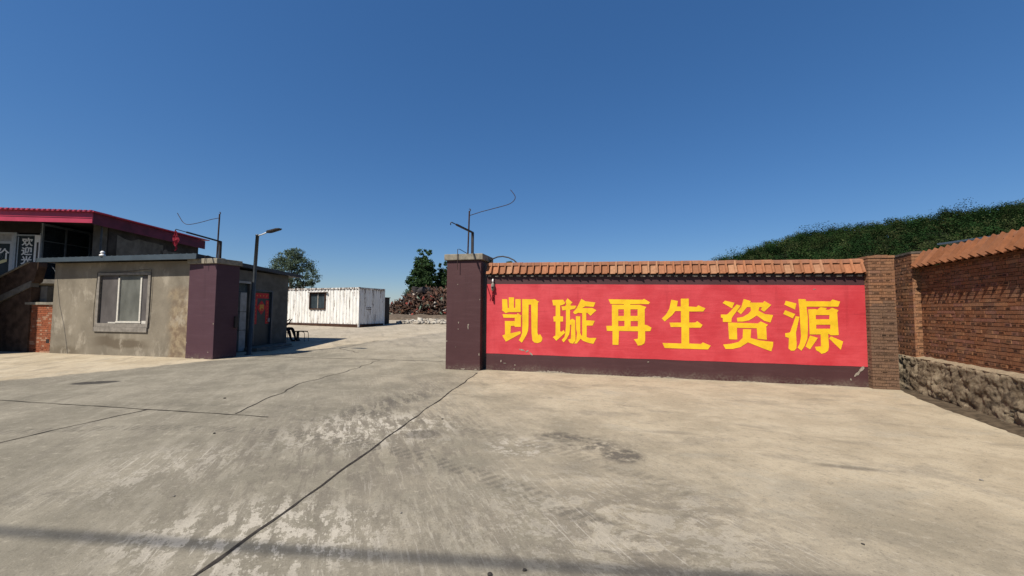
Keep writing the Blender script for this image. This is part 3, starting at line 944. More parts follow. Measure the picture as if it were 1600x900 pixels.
GLYPHS = [
 [[(0.436,1.881),(0.577,1.875),(0.595,1.645),(0.625,1.645),(0.619,1.927),(0.763,1.926),(0.760,1.650),(0.797,1.650),(0.800,1.881),(0.943,1.881),(0.945,1.542),(0.626,1.539),(0.538,1.509),(0.434,1.587),(0.445,1.621)],
  [(0.451,1.481),(0.840,1.478),(0.863,1.516),(0.978,1.442),(0.951,1.419),(0.952,1.156),(0.796,1.154),(0.768,1.180),(0.680,1.174),(0.672,0.984),(0.925,1.040),(0.948,1.027),(0.942,0.974),(0.551,0.762),(0.449,0.919),(0.526,0.952),(0.516,1.302),(0.786,1.305),(0.785,1.390),(0.483,1.387)],
  [(0.982,1.881),(1.267,1.877),(1.313,1.886),(1.432,1.811),(1.399,1.782),(1.392,0.999),(1.428,0.941),(1.455,0.983),(1.495,0.925),(1.518,0.882),(1.513,0.816),(1.474,0.771),(1.395,0.747),(1.317,0.756),(1.261,0.809),(1.237,1.007),(1.223,1.737),(1.155,1.737),(1.153,1.182),(1.140,1.049),(1.102,0.949),(1.045,0.848),(0.982,0.747),(0.897,0.811),(0.954,0.901),(0.987,1.002),(0.993,1.224)]],
 [[(1.775,1.859),(2.058,1.866),(2.106,1.784),(2.088,1.753),(2.034,1.729),(1.979,1.718),(1.980,1.446),(2.054,1.440),(2.054,1.310),(1.980,1.309),(1.980,1.066),(2.001,1.045),(2.071,1.094),(2.106,1.025),(1.882,0.819),(1.794,0.910),(1.860,0.955),(1.864,1.307),(1.815,1.306),(1.802,1.433),(1.864,1.444),(1.865,1.717),(1.799,1.717)],
  [(2.167,1.899),(2.294,1.795),(2.244,1.745),(2.244,1.715),(2.373,1.715),(2.390,1.694),(2.347,1.637),(2.229,1.610),(2.229,1.351),(2.293,1.384),(2.358,1.342),(2.367,0.838),(2.303,0.755),(2.228,0.774),(2.179,0.855),(2.250,0.882),(2.261,1.233),(2.229,1.232),(2.229,1.114),(2.207,0.984),(2.153,0.886),(2.067,0.783),(2.019,0.846),(2.088,0.917),(2.110,1.004),(2.127,1.242),(2.127,1.605),(2.034,1.592),(2.014,1.696),(2.110,1.701),(2.136,1.744),(2.115,1.823)],
  [(2.513,1.886),(2.614,1.828),(2.783,1.807),(2.863,1.796),(2.818,1.689),(2.614,1.699),(2.529,1.655),(2.783,1.657),(2.887,1.604),(2.740,1.464),(2.666,1.532),(2.635,1.536),(2.634,1.346),(2.750,1.347),(2.844,1.338),(2.791,1.220),(2.644,1.218),(2.643,0.930),(2.706,0.910),(2.884,0.915),(2.810,0.769),(2.706,0.783),(2.559,0.832),(2.495,0.888),(2.453,0.830),(2.399,0.764),(2.335,0.762),(2.385,0.860),(2.406,1.032),(2.383,1.117),(2.377,1.450),(2.486,1.445),(2.485,1.033),(2.512,0.959),(2.534,0.981),(2.535,1.527),(2.444,1.537),(2.351,1.499),(2.304,1.546),(2.401,1.655),(2.465,1.784)]],
 [[(3.179,1.877),(3.986,1.867),(4.020,1.888),(4.157,1.803),(4.123,1.758),(3.906,1.763),(3.696,1.756),(3.696,1.741),(3.916,1.742),(4.071,1.689),(4.033,1.633),(4.029,1.261),(4.078,1.256),(4.185,1.192),(4.155,1.109),(4.037,1.103),(4.035,0.881),(4.014,0.809),(3.945,0.766),(3.866,0.753),(3.817,0.845),(3.768,0.905),(3.868,0.918),(3.875,1.100),(3.425,1.099),(3.410,0.757),(3.270,0.757),(3.272,1.096),(3.137,1.093),(3.123,1.219),(3.261,1.222),(3.260,1.744),(3.549,1.741),(3.549,1.756),(3.230,1.761)],
  [(3.413,1.629),(3.548,1.630),(3.547,1.469),(3.411,1.467)],
  [(3.701,1.631),(3.869,1.632),(3.867,1.472),(3.700,1.470)],
  [(3.410,1.346),(3.558,1.348),(3.557,1.218),(3.409,1.216)],
  [(3.703,1.345),(3.872,1.348),(3.871,1.217),(3.701,1.215)]],
 [[(4.853,1.892),(5.026,1.892),(5.023,1.706),(5.200,1.697),(5.228,1.737),(5.387,1.666),(5.336,1.591),(5.030,1.589),(5.026,1.328),(5.166,1.330),(5.200,1.364),(5.318,1.276),(5.274,1.212),(5.024,1.207),(5.018,0.837),(5.277,0.834),(5.314,0.871),(5.483,0.800),(5.421,0.710),(4.478,0.714),(4.426,0.834),(4.850,0.832),(4.856,1.220),(4.619,1.216),(4.592,1.321),(4.848,1.325),(4.848,1.598),(4.723,1.597),(4.661,1.505),(4.487,1.346),(4.420,1.417),(4.518,1.514),(4.596,1.657),(4.638,1.867),(4.786,1.837),(4.763,1.705),(4.850,1.705)]],
 [[(5.805,1.845),(6.001,1.798),(5.949,1.666),(5.752,1.791)],
  [(6.048,1.758),(6.129,1.728),(5.954,1.474),(5.935,1.433),(5.929,1.352),(5.749,1.353),(5.751,1.441),(5.710,1.455),(5.711,1.526),(5.826,1.523),(5.864,1.544)],
  [(6.196,1.885),(6.343,1.835),(6.325,1.803),(6.584,1.800),(6.617,1.839),(6.750,1.750),(6.605,1.594),(6.535,1.640),(6.564,1.696),(6.510,1.699),(6.491,1.619),(6.622,1.541),(6.783,1.522),(6.723,1.353),(6.600,1.391),(6.452,1.509),(6.297,1.397),(6.170,1.369),(6.052,1.364),(6.045,1.450),(6.173,1.476),(6.283,1.547),(6.338,1.618),(6.331,1.694),(6.259,1.698),(6.129,1.532),(6.055,1.600),(6.141,1.697)],
  [(5.859,1.343),(6.475,1.330),(6.529,1.376),(6.677,1.299),(6.636,1.263),(6.643,0.966),(6.457,0.982),(6.445,1.220),(6.040,1.223),(6.040,0.955),(5.870,0.957)],
  [(6.166,1.195),(6.332,1.194),(6.315,0.998),(6.501,0.947),(6.768,0.921),(6.762,0.832),(6.724,0.709),(6.567,0.767),(6.259,0.897),(6.103,0.783),(5.938,0.738),(5.795,0.733),(5.744,0.833),(5.923,0.858),(6.069,0.902),(6.153,0.994)]],
 [[(7.041,1.844),(7.246,1.785),(7.216,1.648),(7.009,1.757)],
  [(7.023,1.633),(7.217,1.550),(7.168,1.452),(6.981,1.548)],
  [(7.226,1.503),(7.297,1.489),(7.219,1.137),(7.226,0.904),(7.218,0.787),(7.174,0.737),(7.114,0.735),(7.064,0.782),(7.079,1.017),(7.010,1.038),(7.009,1.122),(7.073,1.130),(7.108,1.144)],
  [(7.288,1.883),(7.427,1.880),(7.429,1.837),(7.894,1.831),(7.936,1.874),(8.077,1.826),(8.038,1.717),(7.439,1.714),(7.458,1.490),(7.449,1.180),(7.435,1.006),(7.380,0.850),(7.313,0.742),(7.240,0.807),(7.289,0.905),(7.315,1.061),(7.308,1.294),(7.303,1.586)],
  [(7.471,1.656),(7.606,1.662),(7.642,1.647),(7.708,1.705),(7.823,1.687),(7.805,1.648),(7.863,1.649),(7.922,1.691),(8.040,1.640),(8.014,1.592),(8.026,1.100),(7.879,1.093),(7.847,1.121),(7.830,1.121),(7.838,0.844),(7.819,0.758),(7.760,0.708),(7.693,0.687),(7.645,0.733),(7.595,0.760),(7.576,0.836),(7.690,0.849),(7.689,1.108),(7.480,1.103),(7.480,1.394)],
  [(7.610,1.531),(7.868,1.533),(7.865,1.441),(7.608,1.438)],
  [(7.612,1.318),(7.878,1.323),(7.875,1.236),(7.610,1.231)],
  [(7.488,1.080),(7.637,1.030),(7.479,0.776),(7.397,0.831)],
  [(7.886,1.070),(8.103,0.966),(8.056,0.785),(7.844,1.026)]],
]
LETTER_LABELS = ['first yellow character, a hill over a hook beside a table shape', 'second yellow character, narrow with many strokes', 'third yellow character, a barred frame on two legs',
                 'fourth yellow character, three bars on one upright', 'fifth yellow character, strokes spread over a box', 'sixth yellow character with three dots on its left']
for polys, lab in zip(GLYPHS, LETTER_LABELS):
    o = glyph_mesh('painted_character', polys, WALL, 0.0085, MAT['yellow'], wall)
    o['label'] = lab

# ------------------------------------------------------------------ gate pillars
def pillar(label, a, b, depth, h, m, capm, cap_over, chips):
    fr = Fr(a, b)
    w = (Vector(b) - Vector(a)).length
    t = thing('gate_pillar', label, 'pillar', fr.P(w / 2, -depth / 2, 0), 'gate pillars')
    mb = MB()
    fr.box(mb, 0, w, -depth, 0, 0, h)
    mb.build('shaft', m, t, bevel=0.012)
    mb = MB()
    fr.box(mb, -cap_over, w + cap_over, -depth - cap_over, cap_over, h, h + 0.165)
    mb.build('cap', MAT['cap'], t, bevel=0.015)
    if chips:
        mb = MB()
        for s, z, ww, hh in chips:
            chip(mb, fr, s, z, ww, hh, 0.004 + random.random() * 0.002)
        mb.build('chipped_plaster', MAT['chip'], t)
    return t, fr


pil_r, PR = pillar('maroon gate pillar standing at the left end of the red lettered wall', (-3.6, 10.24), (-2.63, 10.17), 0.86, 2.92, MAT['maroon'], MAT['cap'], 0.06,
                   [(0.32, 2.27, 0.03, 0.03), (0.36, 1.25, 0.035, 0.07), (0.35, 1.08, 0.025, 0.05), (0.63, 1.14, 0.03, 0.16), (0.64, 1.2, 0.05, 0.06), (0.28, 0.60, 0.02, 0.02), (0.945, 0.42, 0.03, 0.10), (0.95, 1.86, 0.025, 0.05), (0.03, 0.75, 0.03, 0.07), (0.5, 0.03, 0.16, 0.05), (0.85, 0.025, 0.10, 0.04)])
pil_l, PL = pillar('maroon gate pillar at the corner of the grey plastered gatehouse', (-12.31, 10.62), (-11.22, 10.55), 0.80, 2.98, MAT['maroon_left'], MAT['cap'], 0.05,
                   [(0.9, 0.22, 0.05, 0.04), (0.3, 0.03, 0.1, 0.04), (1.06, 1.1, 0.03, 0.08), (0.03, 0.5, 0.03, 0.09), (0.7, 0.02, 0.2, 0.04)])
mb = MB()
PL.box(mb, 1.09, 1.15, -0.78, -0.66, 0.95, 1.32)
mb.build('latch_box', MAT['black_steel'], pil_l)


# ------------------------------------------------------------------ welded brackets on the pillars
def bracket(label, base, arm_tip, post_h, pole_h, wire, foot):
    t = thing('metal_bracket', label, 'bracket', base, 'welded brackets on the gate pillars')
    b = Vector(base)
    mb = MB()
    mb.obox(b + Vector((0.0, 0.05, 0.03)), (0.34, 0.12, 0.05))
    mb.build('base_plate', MAT['rod'], t)
    mb = MB()
    mb.obox(b + Vector((0.06, 0, post_h / 2)), (0.065, 0.065, post_h))
    mb.build('post', MAT['black_steel'], t)
    a = b + Vector((0.06, 0, post_h))
    tip = Vector(arm_tip)
    mb = MB()
    d = (tip - a)
    m1 = a + d * 0.78
    mb.tube([a - d.normalized() * 0.03, m1], 0.030, 6)
    mb.tube([m1 - d * 0.02, tip, tip + Vector((-0.02, 0, -0.02)), tip + Vector((-0.02, 0.01, -0.07))], 0.013, 6)
    mb.build('arm', MAT['black_steel'], t)
    pb = b + Vector((-0.08, 0.03, 0))
    pt = pb + Vector((0.03, 0.0, pole_h))
    mb = MB()
    mb.tube([pb, pt], 0.022, 8)
    mb.tube([pt + Vector((0.0, 0, -0.02)), pt + Vector((0.035, 0, 0.02)), pt + Vector((0.03, 0, 0.05)), pt + Vector((-0.01, 0, 0.06))], 0.012, 6)
    mb.build('upright_pole', MAT['rod'], t)
    # smooth bent rod through the given points
    P = [Vector(q) for q in wire]
    sm = []
    for i in range(len(P) - 1):
        p0, p1, p2, p3 = P[max(i - 1, 0)], P[i], P[i + 1], P[min(i + 2, len(P) - 1)]
        for k in range(8):
            u = k / 8
            sm.append(0.5 * ((2 * p1) + (p2 - p0) * u + (2 * p0 - 5 * p1 + 4 * p2 - p3) * u * u + (3 * p1 - p0 - 3 * p2 + p3) * u ** 3))
    sm.append(P[-1])
    mb = MB()
    mb.tube([pt + Vector((0, 0, -0.13))] + sm, 0.0095, 6)
    mb.build('bent_rod', MAT['rod'], t)
    mb = MB()
    mb.tube(foot, 0.009, 6)
    mb.build('loose_rod', MAT['rod'], t)
    return t


bracket('rusty bracket with bent rod on the pillar beside the red wall', (-3.06, 10.62, 3.085), (-3.14, 9.2, 3.73), 0.66, 1.28,
        [(-2.75, 10.6, 4.32), (-2.3, 10.6, 4.42), (-1.98, 10.6, 4.50), (-1.83, 10.6, 4.60), (-1.80, 10.6, 4.71), (-1.88, 10.6, 4.84), (-1.93, 10.6, 4.90)],
        [(-3.12, 10.62, 3.14), (-3.24, 10.22, 3.22), (-3.27, 10.13, 3.21), (-3.27, 10.13, 2.66)])
bracket('rusty bracket holding a red rag on the pillar beside the gatehouse', (-11.62, 10.95, 3.145), (-11.67, 9.6, 3.88), 0.60, 1.52,
        [(-12.0, 11, 4.50), (-12.5, 11, 4.40), (-12.9, 11, 4.36), (-13.1, 11, 4.44), (-13.25, 11, 4.62), (-13.35, 11, 4.76)],
        [(-11.7, 10.95, 3.2), (-11.62, 10.6, 3.24), (-11.6, 10.49, 3.22), (-11.6, 10.48, 2.9)])
# torn rag hanging from the arm tip
mb = MB()
tipv = Vector((-11.69, 9.61, 3.83))
nr, nc = 12, 5
V = []
for j in range(nr + 1):
    for i in range(nc + 1):
        f = j / nr
        w = (0.05 + 0.16 * math.sin(math.pi * min(1, f * 1.15)) * (1 - 0.4 * f))
        V.append(tipv + Vector(((i / nc - 0.5) * w + 0.04 * f + 0.02 * math.sin(j * 1.3), 0.03 * math.sin(i * 2.1 + j * 0.7), -0.56 * f - 0.03 * math.sin(i * 1.9) * f)))
F = [(j * (nc + 1) + i, j * (nc + 1) + i + 1, (j + 1) * (nc + 1) + i + 1, (j + 1) * (nc + 1) + i) for j in range(nr) for i in range(nc) if not (j > 8 and (i + j) % 3 == 0)]
mb.add(V, F)
o = tag(mb.build('torn_rag', MAT['cloth_red'], base=tipv), 'torn red rag hanging from the arm tip of a pillar bracket', 'rag')
sd = o.modifiers.new('thickness', 'SOLIDIFY')
sd.thickness = 0.004

# black conduit arching over the wall top
mb = MB()
arc = [(-2.57, 10.75, 2.90), (-2.44, 10.72, 3.01), (-2.3, 10.7, 3.06), (-2.15, 10.68, 3.07), (-1.98, 10.64, 3.03), (-1.82, 10.58, 2.95), (-1.70, 10.52, 2.84)]
mb.tube(arc, 0.018, 8)
tag(mb.build('cable_conduit', MAT['black_steel'], smooth=True, base=arc[0]), 'black conduit arching from the pillar over the orange wall tiles', 'conduit')

# ornament hanging in front of the wall
op = WALL.P(0.19, 0.055, 2.42)
orn = thing('hanging_ornament', 'small grey disc with red tassel hanging under the wall tiles', 'ornament', op)
mb = MB()
mb.tube([op + Vector((0, 0.05, 0.10)), op + Vector((0, 0, 0.06)), op], 0.007, 6)
mb.build('hook', MAT['black_steel'], orn)
mb = MB()
mb.lathe([(0.005, -0.10), (0.026, -0.07), (0.024, -0.03), (0.008, 0.0)], op, 10)
mb.build('bead', MAT['ceramic'], orn, smooth=True)
mb = MB()
mb.lathe([(0.01, -0.10), (0.035, -0.13), (0.05, -0.17), (0.05, -0.25), (0.035, -0.30), (0.012, -0.335)], op, 14)
mb.build('disc', MAT['surround'], orn, smooth=True)
mb = MB()
mb.lathe([(0.012, -0.01), (0.034, 0.0), (0.034, 0.012), (0.012, 0.02)], op + Vector((0, -0.05, -0.23)), 10)
mb.build('eyelet', MAT['black_steel'], orn)
mb = MB()
mb.lathe([(0.008, -0.60), (0.026, -0.57), (0.020, -0.44), (0.014, -0.40), (0.022, -0.37), (0.008, -0.335)], op, 8)
mb.build('tassel', MAT['tassel'], orn)

# ------------------------------------------------------------------ brick pilaster and brick side wall
def pil_tint(s, z, head):
    c = brick_tint(s, z, head)
    c = mixc(c, (0.33, 0.19, 0.11), 0.35)
    zz = z + 0.25 * mnoise.noise(Vector((s * 3, z * 3, 4)))
    if zz < 1.75:
        c = mixc(c, (0.125, 0.085, 0.06), 0.65)
    return c


pil = thing('brick_pilaster', 'sooty brick pilaster closing the right end of the red wall', 'pilaster', WALL.P(8.75, -0.05, 0))
mb = MB()
WALL.box(mb, 8.555, 8.985, -0.27, 0.135, 0, 2.74)
mb.build('mortar_core', MAT['mortar'], pil)
mb = MB()
brick_face(mb, WALL, 8.54, 9.0, 0.15, 0.0, 2.74, pil_tint)
lf = Fr(WALL.xy(8.54, -0.28), WALL.xy(8.54, 0.15))
rf = Fr(WALL.xy(9.0, 0.15), WALL.xy(9.0, -0.28))
lf2 = Fr(lf.xy(0, 0), lf.xy(1, 0))
brick_face(mb, lf, 0, 0.43, 0.0, 0.0, 2.74, pil_tint)
brick_face(mb, rf, 0, 0.43, 0.0, 0.0, 2.74, pil_tint)
mb.build('brickwork', MAT['brick'], pil)
mb = MB()
for i in range(4):
    WALL.box(mb, 8.53 + i * 0.12, 8.645 + i * 0.12, -0.28, 0.165, 2.745, 2.80 + random.uniform(-0.006, 0.01), 0, pil_tint(i, 2.5, False))
mb.build('brick_cap', MAT['brick'], pil)

SW = Fr((6.8, 10.17), (6.11, 6.83))
S_END = 8.4
REC = -0.12
sw = thing('brick_side_wall', 'brown brick wall on a rubble stone base with an orange tile top', 'wall', SW.P(1, 0, 0))
mb = MB()
SW.box(mb, -0.4, S_END, REC - 0.26, REC - 0.016, 0.5, 2.50)
mb.build('mortar_core', MAT['mortar'], sw)


def sw_tint(s, z, head):
    c = brick_tint(s, z, head)
    c = tuple(x * 1.05 for x in c)
    return c


mb = MB()
brick_face(mb, SW, 0.6, S_END, REC, 0.70, 2.46, sw_tint)
# projecting pier near the pilaster, its end face tinted lighter, sunlight painted into the brick
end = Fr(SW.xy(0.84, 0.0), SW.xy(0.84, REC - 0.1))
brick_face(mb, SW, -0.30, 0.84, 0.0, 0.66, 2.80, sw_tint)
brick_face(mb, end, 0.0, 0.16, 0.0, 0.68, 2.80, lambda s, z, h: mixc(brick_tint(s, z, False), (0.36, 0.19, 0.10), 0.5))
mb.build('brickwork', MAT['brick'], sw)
mb = MB()
SW.box(mb, -0.30, 0.825, REC - 0.2, -0.016, 0.66, 2.80)
SW.box(mb, -0.30, 0.85, REC - 0.2, 0.012, 2.802, 2.845)
mb.build('pier_core', MAT['mortar'], sw)
mb = MB()
SW.box(mb, 0.85, S_END, REC - 0.26, REC + 0.028, 2.462, 2.50, 0, (0.12, 0.055, 0.03))
mb.build('eave_course', MAT['brick'], sw)
coping(sw, SW, 0.85, S_END, (2.79, 2.79), (2.50, 2.50), -0.19, REC + 0.14, 0.185, rib=0.25, cen=REC - 0.13, seed=9, clay_base=(0.25, 0.098, 0.044), pale=0.08)

# rubble stone base: rough rock set in smeared mortar, with a ledge on top
nu, nv = 420, 40
U = np.linspace(-0.32, S_END, nu)
P, T = [], []
for u in U:
    for k in range(nv + 8):
        if k < nv:
            z = -0.03 + 0.72 * k / (nv - 1)
            w_ = Vector((u, z, 0))
            warp = Vector((mnoise.noise(w_ * 2.3), mnoise.noise(w_ * 2.3 + Vector((7, 3, 1))), 0)) * 0.35 + Vector((mnoise.noise(w_ * 6), mnoise.noise(w_ * 6 + Vector((2, 9, 4))), 0)) * 0.09
            q = Vector((u * 1.7 + z * 1.3, z * 3.0 - u * 0.6, 0.3)) + warp * 2.4
            cell, pts_ = mnoise.voronoi(q)
            e1 = min(1.0, (cell[1] - cell[0]) / 0.16)                 # 0 in the joints, 1 on the faces
            h1 = mnoise.noise(Vector(pts_[0]) * 3.7)
            facet = (q - Vector(pts_[0])).dot(Vector((mnoise.noise(Vector(pts_[0]) * 5.1), mnoise.noise(Vector(pts_[0]) * 6.3 + Vector((4, 4, 4))), 0)))
            smear = min(1, max(0, 0.5 + 1.4 * mnoise.noise(w_ * 1.7 + Vector((3, 1, 8)))))
            d = 0.03 + 0.06 * (1 - z / 0.7) + smear * (0.022 * e1 + 0.022 * h1 + 0.085 * facet) + 0.05 * mnoise.noise(w_ * 3.1) + 0.03 * mnoise.noise(w_ * 9) + 0.014 * mnoise.noise(w_ * 22)
            d = max(0.004, d * min(1.0, (0.72 - z) / 0.10 + 0.35))
            P.append(SW.P(u, d, z + 0.015 * mnoise.noise(w_ * 8)))
        else:
            f = (k - nv) / 7
            w = 0.03 * mnoise.noise(Vector((u * 5, k * 0.4, 2)))
            P.append(SW.P(u, 0.03 * (1 - f) + (REC - 0.02) * f + w * (1 - f), 0.695 + 0.035 * f + 0.014 * mnoise.noise(Vector((u * 7, f * 2, 7)))))
m_ = nv + 8
F = np.array([(i * m_ + k, (i + 1) * m_ + k, (i + 1) * m_ + k + 1, i * m_ + k + 1) for i in range(nu - 1) for k in range(m_ - 1)])
np_mesh('stone_base', np.array([tuple(p) for p in P]), F, MAT['stone'], parent=sw)

# damp dirt lying along the foot of the stone base
V, F = [], []
n = 90
for i in range(n):
    u = -0.05 + 8.2 * i / (n - 1)
    w = 0.06 + 0.20 * min(1, max(0, (u - 0.2) / 2.0)) + 0.05 * mnoise.noise(Vector((u * 2.1, 0, 0))) + 0.03 * mnoise.noise(Vector((u * 9, 0, 0)))
    for d, z in ((0.0, 0.05), (0.12, 0.03), (0.12 + w * 0.6, 0.016), (0.12 + w, 0.0062)):
        p = SW.P(u, d, z)
        V.append(tuple(p))
    if i:
        for k in range(3):
            a = (i - 1) * 4 + k
            F.append((a, a + 4, a + 5, a + 1))
mb = MB()
mb.add(V, F)
o = mb.build('dirt', MAT['dirt'])
o['kind'] = 'stuff'
o['label'] = 'damp brown dirt along the foot of the stone base'

# low shed whose roof edge shows over the side wall
shed = thing('shed', 'low shed with grey sheet roof behind the brick side wall', 'shed', SW.P(-1.5, -4.5, 0))
mb = MB()
SW.box(mb, -4.2, 3.0, -7.5, -3.25, 0, (3.60, 3.11))
mb.build('wall', MAT['side_plaster'], shed)
mb = MB()
p = [SW.P(-4.6, -3.0, 3.66), SW.P(3.3, -3.0, 3.13), SW.P(3.3, -7.8, 3.13), SW.P(-4.6, -7.8, 3.66)]
mb.hexa(p + [q + Vector((0, 0, 0.05)) for q in p])
mb.build('roof', MAT['shed_roof'], shed)

# ------------------------------------------------------------------ gatehouse
HF = Fr((-18.03, 10.78), (-12.15, 10.72))
HS = Fr((-12.03, 10.8), (-12.48, 15.17))
HL = (Vector((-12.03, 10.72)) - Vector((-18.03, 10.78))).length
gh = thing('gatehouse', 'small grey plastered gatehouse with flat sheet roof and one wide window', 'gatehouse', (-15.2, 12.9, 0))


def wall_with_hole(mb, fr, s0, s1, z0, zt, d, t, holes):
    """Slab of thickness t behind distance d with rectangular openings."""
    xs = sorted({s0, s1, *[h[0] for h in holes], *[h[1] for h in holes]})
    for a, b in zip(xs[:-1], xs[1:]):
        cuts = sorted([(h[2], h[3]) for h in holes if h[0] <= a + 1e-6 and h[1] >= b - 1e-6])
        z = z0
        for c0, c1 in cuts:
            if c0 > z:
                fr.box(mb, a, b, d - t, d, z, c0)
            z = c1
        fr.box(mb, a, b, d - t, d, z, zt)


mb = MB()
wall_with_hole(mb, HF, 0.0, HL, -0.02, 3.10, 0.0, 0.22, [(2.02, 4.02, 1.06, 2.66)])
mb.build('front_wall', MAT['plaster'], gh)
mb = MB()
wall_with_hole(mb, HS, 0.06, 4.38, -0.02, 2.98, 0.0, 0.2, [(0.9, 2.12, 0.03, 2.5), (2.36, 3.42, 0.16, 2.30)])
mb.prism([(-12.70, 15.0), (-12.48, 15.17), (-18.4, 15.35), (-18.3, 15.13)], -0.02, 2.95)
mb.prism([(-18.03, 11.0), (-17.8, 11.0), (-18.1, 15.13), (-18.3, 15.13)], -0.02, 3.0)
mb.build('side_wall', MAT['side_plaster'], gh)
mb = MB()
FLr, FRr, BRr, BLr = (-18.28, 10.47), (-11.86, 10.45), (-12.30, 15.72), (-18.75, 15.72)
zf0, zf1, zb0, zb1 = 3.145, 3.285, 2.95, 3.08
b = [(*FLr, zf0 - 0.01), (*FRr, zf0), (*BRr, zb0), (*BLr, zb0)]
t = [(*FLr, zf1 - 0.04), (*FRr, zf1), (*BRr, zb1), (*BLr, zb1)]
mb.hexa(b + t)
roof = mb.build('roof', MAT['roof_dark'], gh)
mb = MB()
RF = Fr(FLr, FRr)
RL = 6.42
RF.box(mb, -0.03, RL, 0.002, 0.03, (3.115, 3.125), (3.245, 3.29))
RF.box(mb, -0.03, RL, 0.03, 0.045, (3.105, 3.115), (3.135, 3.145))
for i in range(26):
    u = 0.15 + i * 0.245
    z = 3.245 + 0.045 * u / RL
    RF.box(mb, u, u + 0.05, -0.05, 0.02, z, z + 0.014)
mb.build('fascia_sheet', MAT['fascia'], roof)
# window
mb = MB()
for a, b_, c, d_ in ((1.92, 4.12, 2.66, 2.74), (1.92, 4.12, 0.94, 1.06)):
    HF.box(mb, a, b_, -0.10, 0.03, c, d_)
HF.box(mb, 1.92, 2.02, -0.10, 0.03, 1.06, 2.66)
HF.box(mb, 4.02, 4.12, -0.10, 0.03, 1.06, 2.66)
win = mb.build('window', MAT['surround'], gh)
mb = MB()
HF.box(mb, 2.02, 2.75, -0.09, -0.035, 1.06, 2.66)
mb.build('insect_screen', MAT['screen_mesh'], win)
mb = MB()
HF.box(mb, 3.73, 4.02, -0.09, -0.035, 1.06, 2.66)
mb.build('insect_screen', MAT['screen_mesh'], win)
mb = MB()
HF.box(mb, 2.75, 3.73, -0.09, -0.05, 1.06, 2.66)
mb.build('pane', MAT['dusty_glass'], win)
mb = MB()
for s in (2.78, 3.70):
    HF.box(mb, s - 0.03, s + 0.03, -0.06, -0.012, 1.14, 2.58)
HF.box(mb, 2.72, 3.75, -0.06, -0.014, 1.075, 1.135)
HF.box(mb, 3.80, 4.0, -0.06, -0.01, 1.06, 1.15)
HF.box(mb, 2.4, 2.71, -0.06, -0.02, 1.06, 1.10)
mb.build('frame', MAT['window_frame'], win)
mb = MB()
HF.box(mb, 1.88, 4.08, 0.0, 0.04, 0.78, 0.935)
mb.build('sill', MAT['surround'], win)
mb = MB()
cab = [(1.9, 0.78), (1.87, 1.5), (1.94, 2.78), (2.5, 2.75), (3.2, 2.78), (3.9, 2.84), (4.16, 2.83), (4.17, 2.2), (4.15, 1.5), (4.11, 0.95)]
mb.tube([HF.P(s, 0.038, z) for s, z in cab], 0.007, 6)
mb.build('cable', MAT['black_steel'], win)
# stained lower edge, vent hole and cable
mb = MB()
mb.tube([HF.P(0.12, 0.006, 2.6), HF.P(0.3, 0.006, 1.7), HF.P(0.55, 0.006, 1.0), HF.P(0.74, 0.006, 0.3), HF.P(0.8, 0.006, 0.0)], 0.006, 5)
mb.build('wall_cable', MAT['surround'], gh)
# side: a tall dark opening with a pale jamb, then the door with red papers
mb = MB()
HS.box(mb, 0.9, 2.12, -0.14, -0.10, 0.03, 2.5)
tall = mb.build('side_window', MAT['dark_glass'], gh)
mb = MB()
for z0, z1 in ((0.03, 0.78), (0.80, 1.45), (1.47, 2.16)):
    HS.box(mb, 1.62, 1.93, -0.095, 0.05, z0, z1)
HS.box(mb, 0.9, 2.14, -0.10, 0.035, 2.5, 2.58)
mb.build('jamb', MAT['pale_panel'], tall)
mb = MB()
HS.box(mb, 2.42, 3.36, -0.11, -0.06, 0.17, 2.24)
door = mb.build('door', MAT['door'], gh)
mb = MB()
HS.box(mb, 2.36, 2.42, -0.12, 0.015, 0.16, 2.30)
HS.box(mb, 3.36, 3.42, -0.12, 0.015, 0.16, 2.30)
HS.box(mb, 2.42, 3.36, -0.12, 0.015, 2.24, 2.30)
mb.build('frame', MAT['fascia'], door)
for quad, dabs in (([(2.50, 1.98), (3.26, 1.98), (3.26, 2.18), (2.50, 2.18)], [(2.60 + i * 0.18, 2.08, 0.05, 0.06) for i in range(4)]),
                   ([(2.46, 0.98), (2.62, 0.98), (2.62, 1.97), (2.46, 1.97)], [(2.54, 1.06 + i * 0.135, 0.035, 0.05) for i in range(7)]),
                   ([(3.10, 0.98), (3.28, 0.98), (3.28, 1.9), (3.10, 1.9)], [(3.19, 1.06 + i * 0.125, 0.035, 0.05) for i in range(7)]),
                   ([(2.86, 1.34), (3.13, 1.62), (2.86, 1.90), (2.59, 1.62)], [])):
    mb = MB()
    dq = -0.056 if dabs else -0.052
    HS.sheet(mb, quad, dq)
    k0 = len(mb.f)
    for s_, z_, w_, h_ in dabs:
        chip(mb, HS, s_, z_, w_, h_, dq + 0.003)
    for k in range(k0, len(mb.f)):
        mb.mi[k] = 1
    mb.build('red_paper', [MAT['paper'], MAT['gold']], door)
text_polys_mesh('gold_character', '福', 0.26, HS, 2.86, 1.62, -0.049, MAT['gold'], door, bold=0.006)
mb = MB()
HS.box(mb, 3.24, 3.27, -0.06, 0.0, 1.05, 1.2)
mb.build('handle', MAT['silver'], door)
mb = MB()
HS.box(mb, 1.9, 3.95, 0.002, 0.55, 0.0, 0.14)
HS.box(mb, 2.1, 3.6, 0.55, 0.85, 0.0, 0.07)
mb.build('door_step', MAT['step'], gh, bevel=0.012)
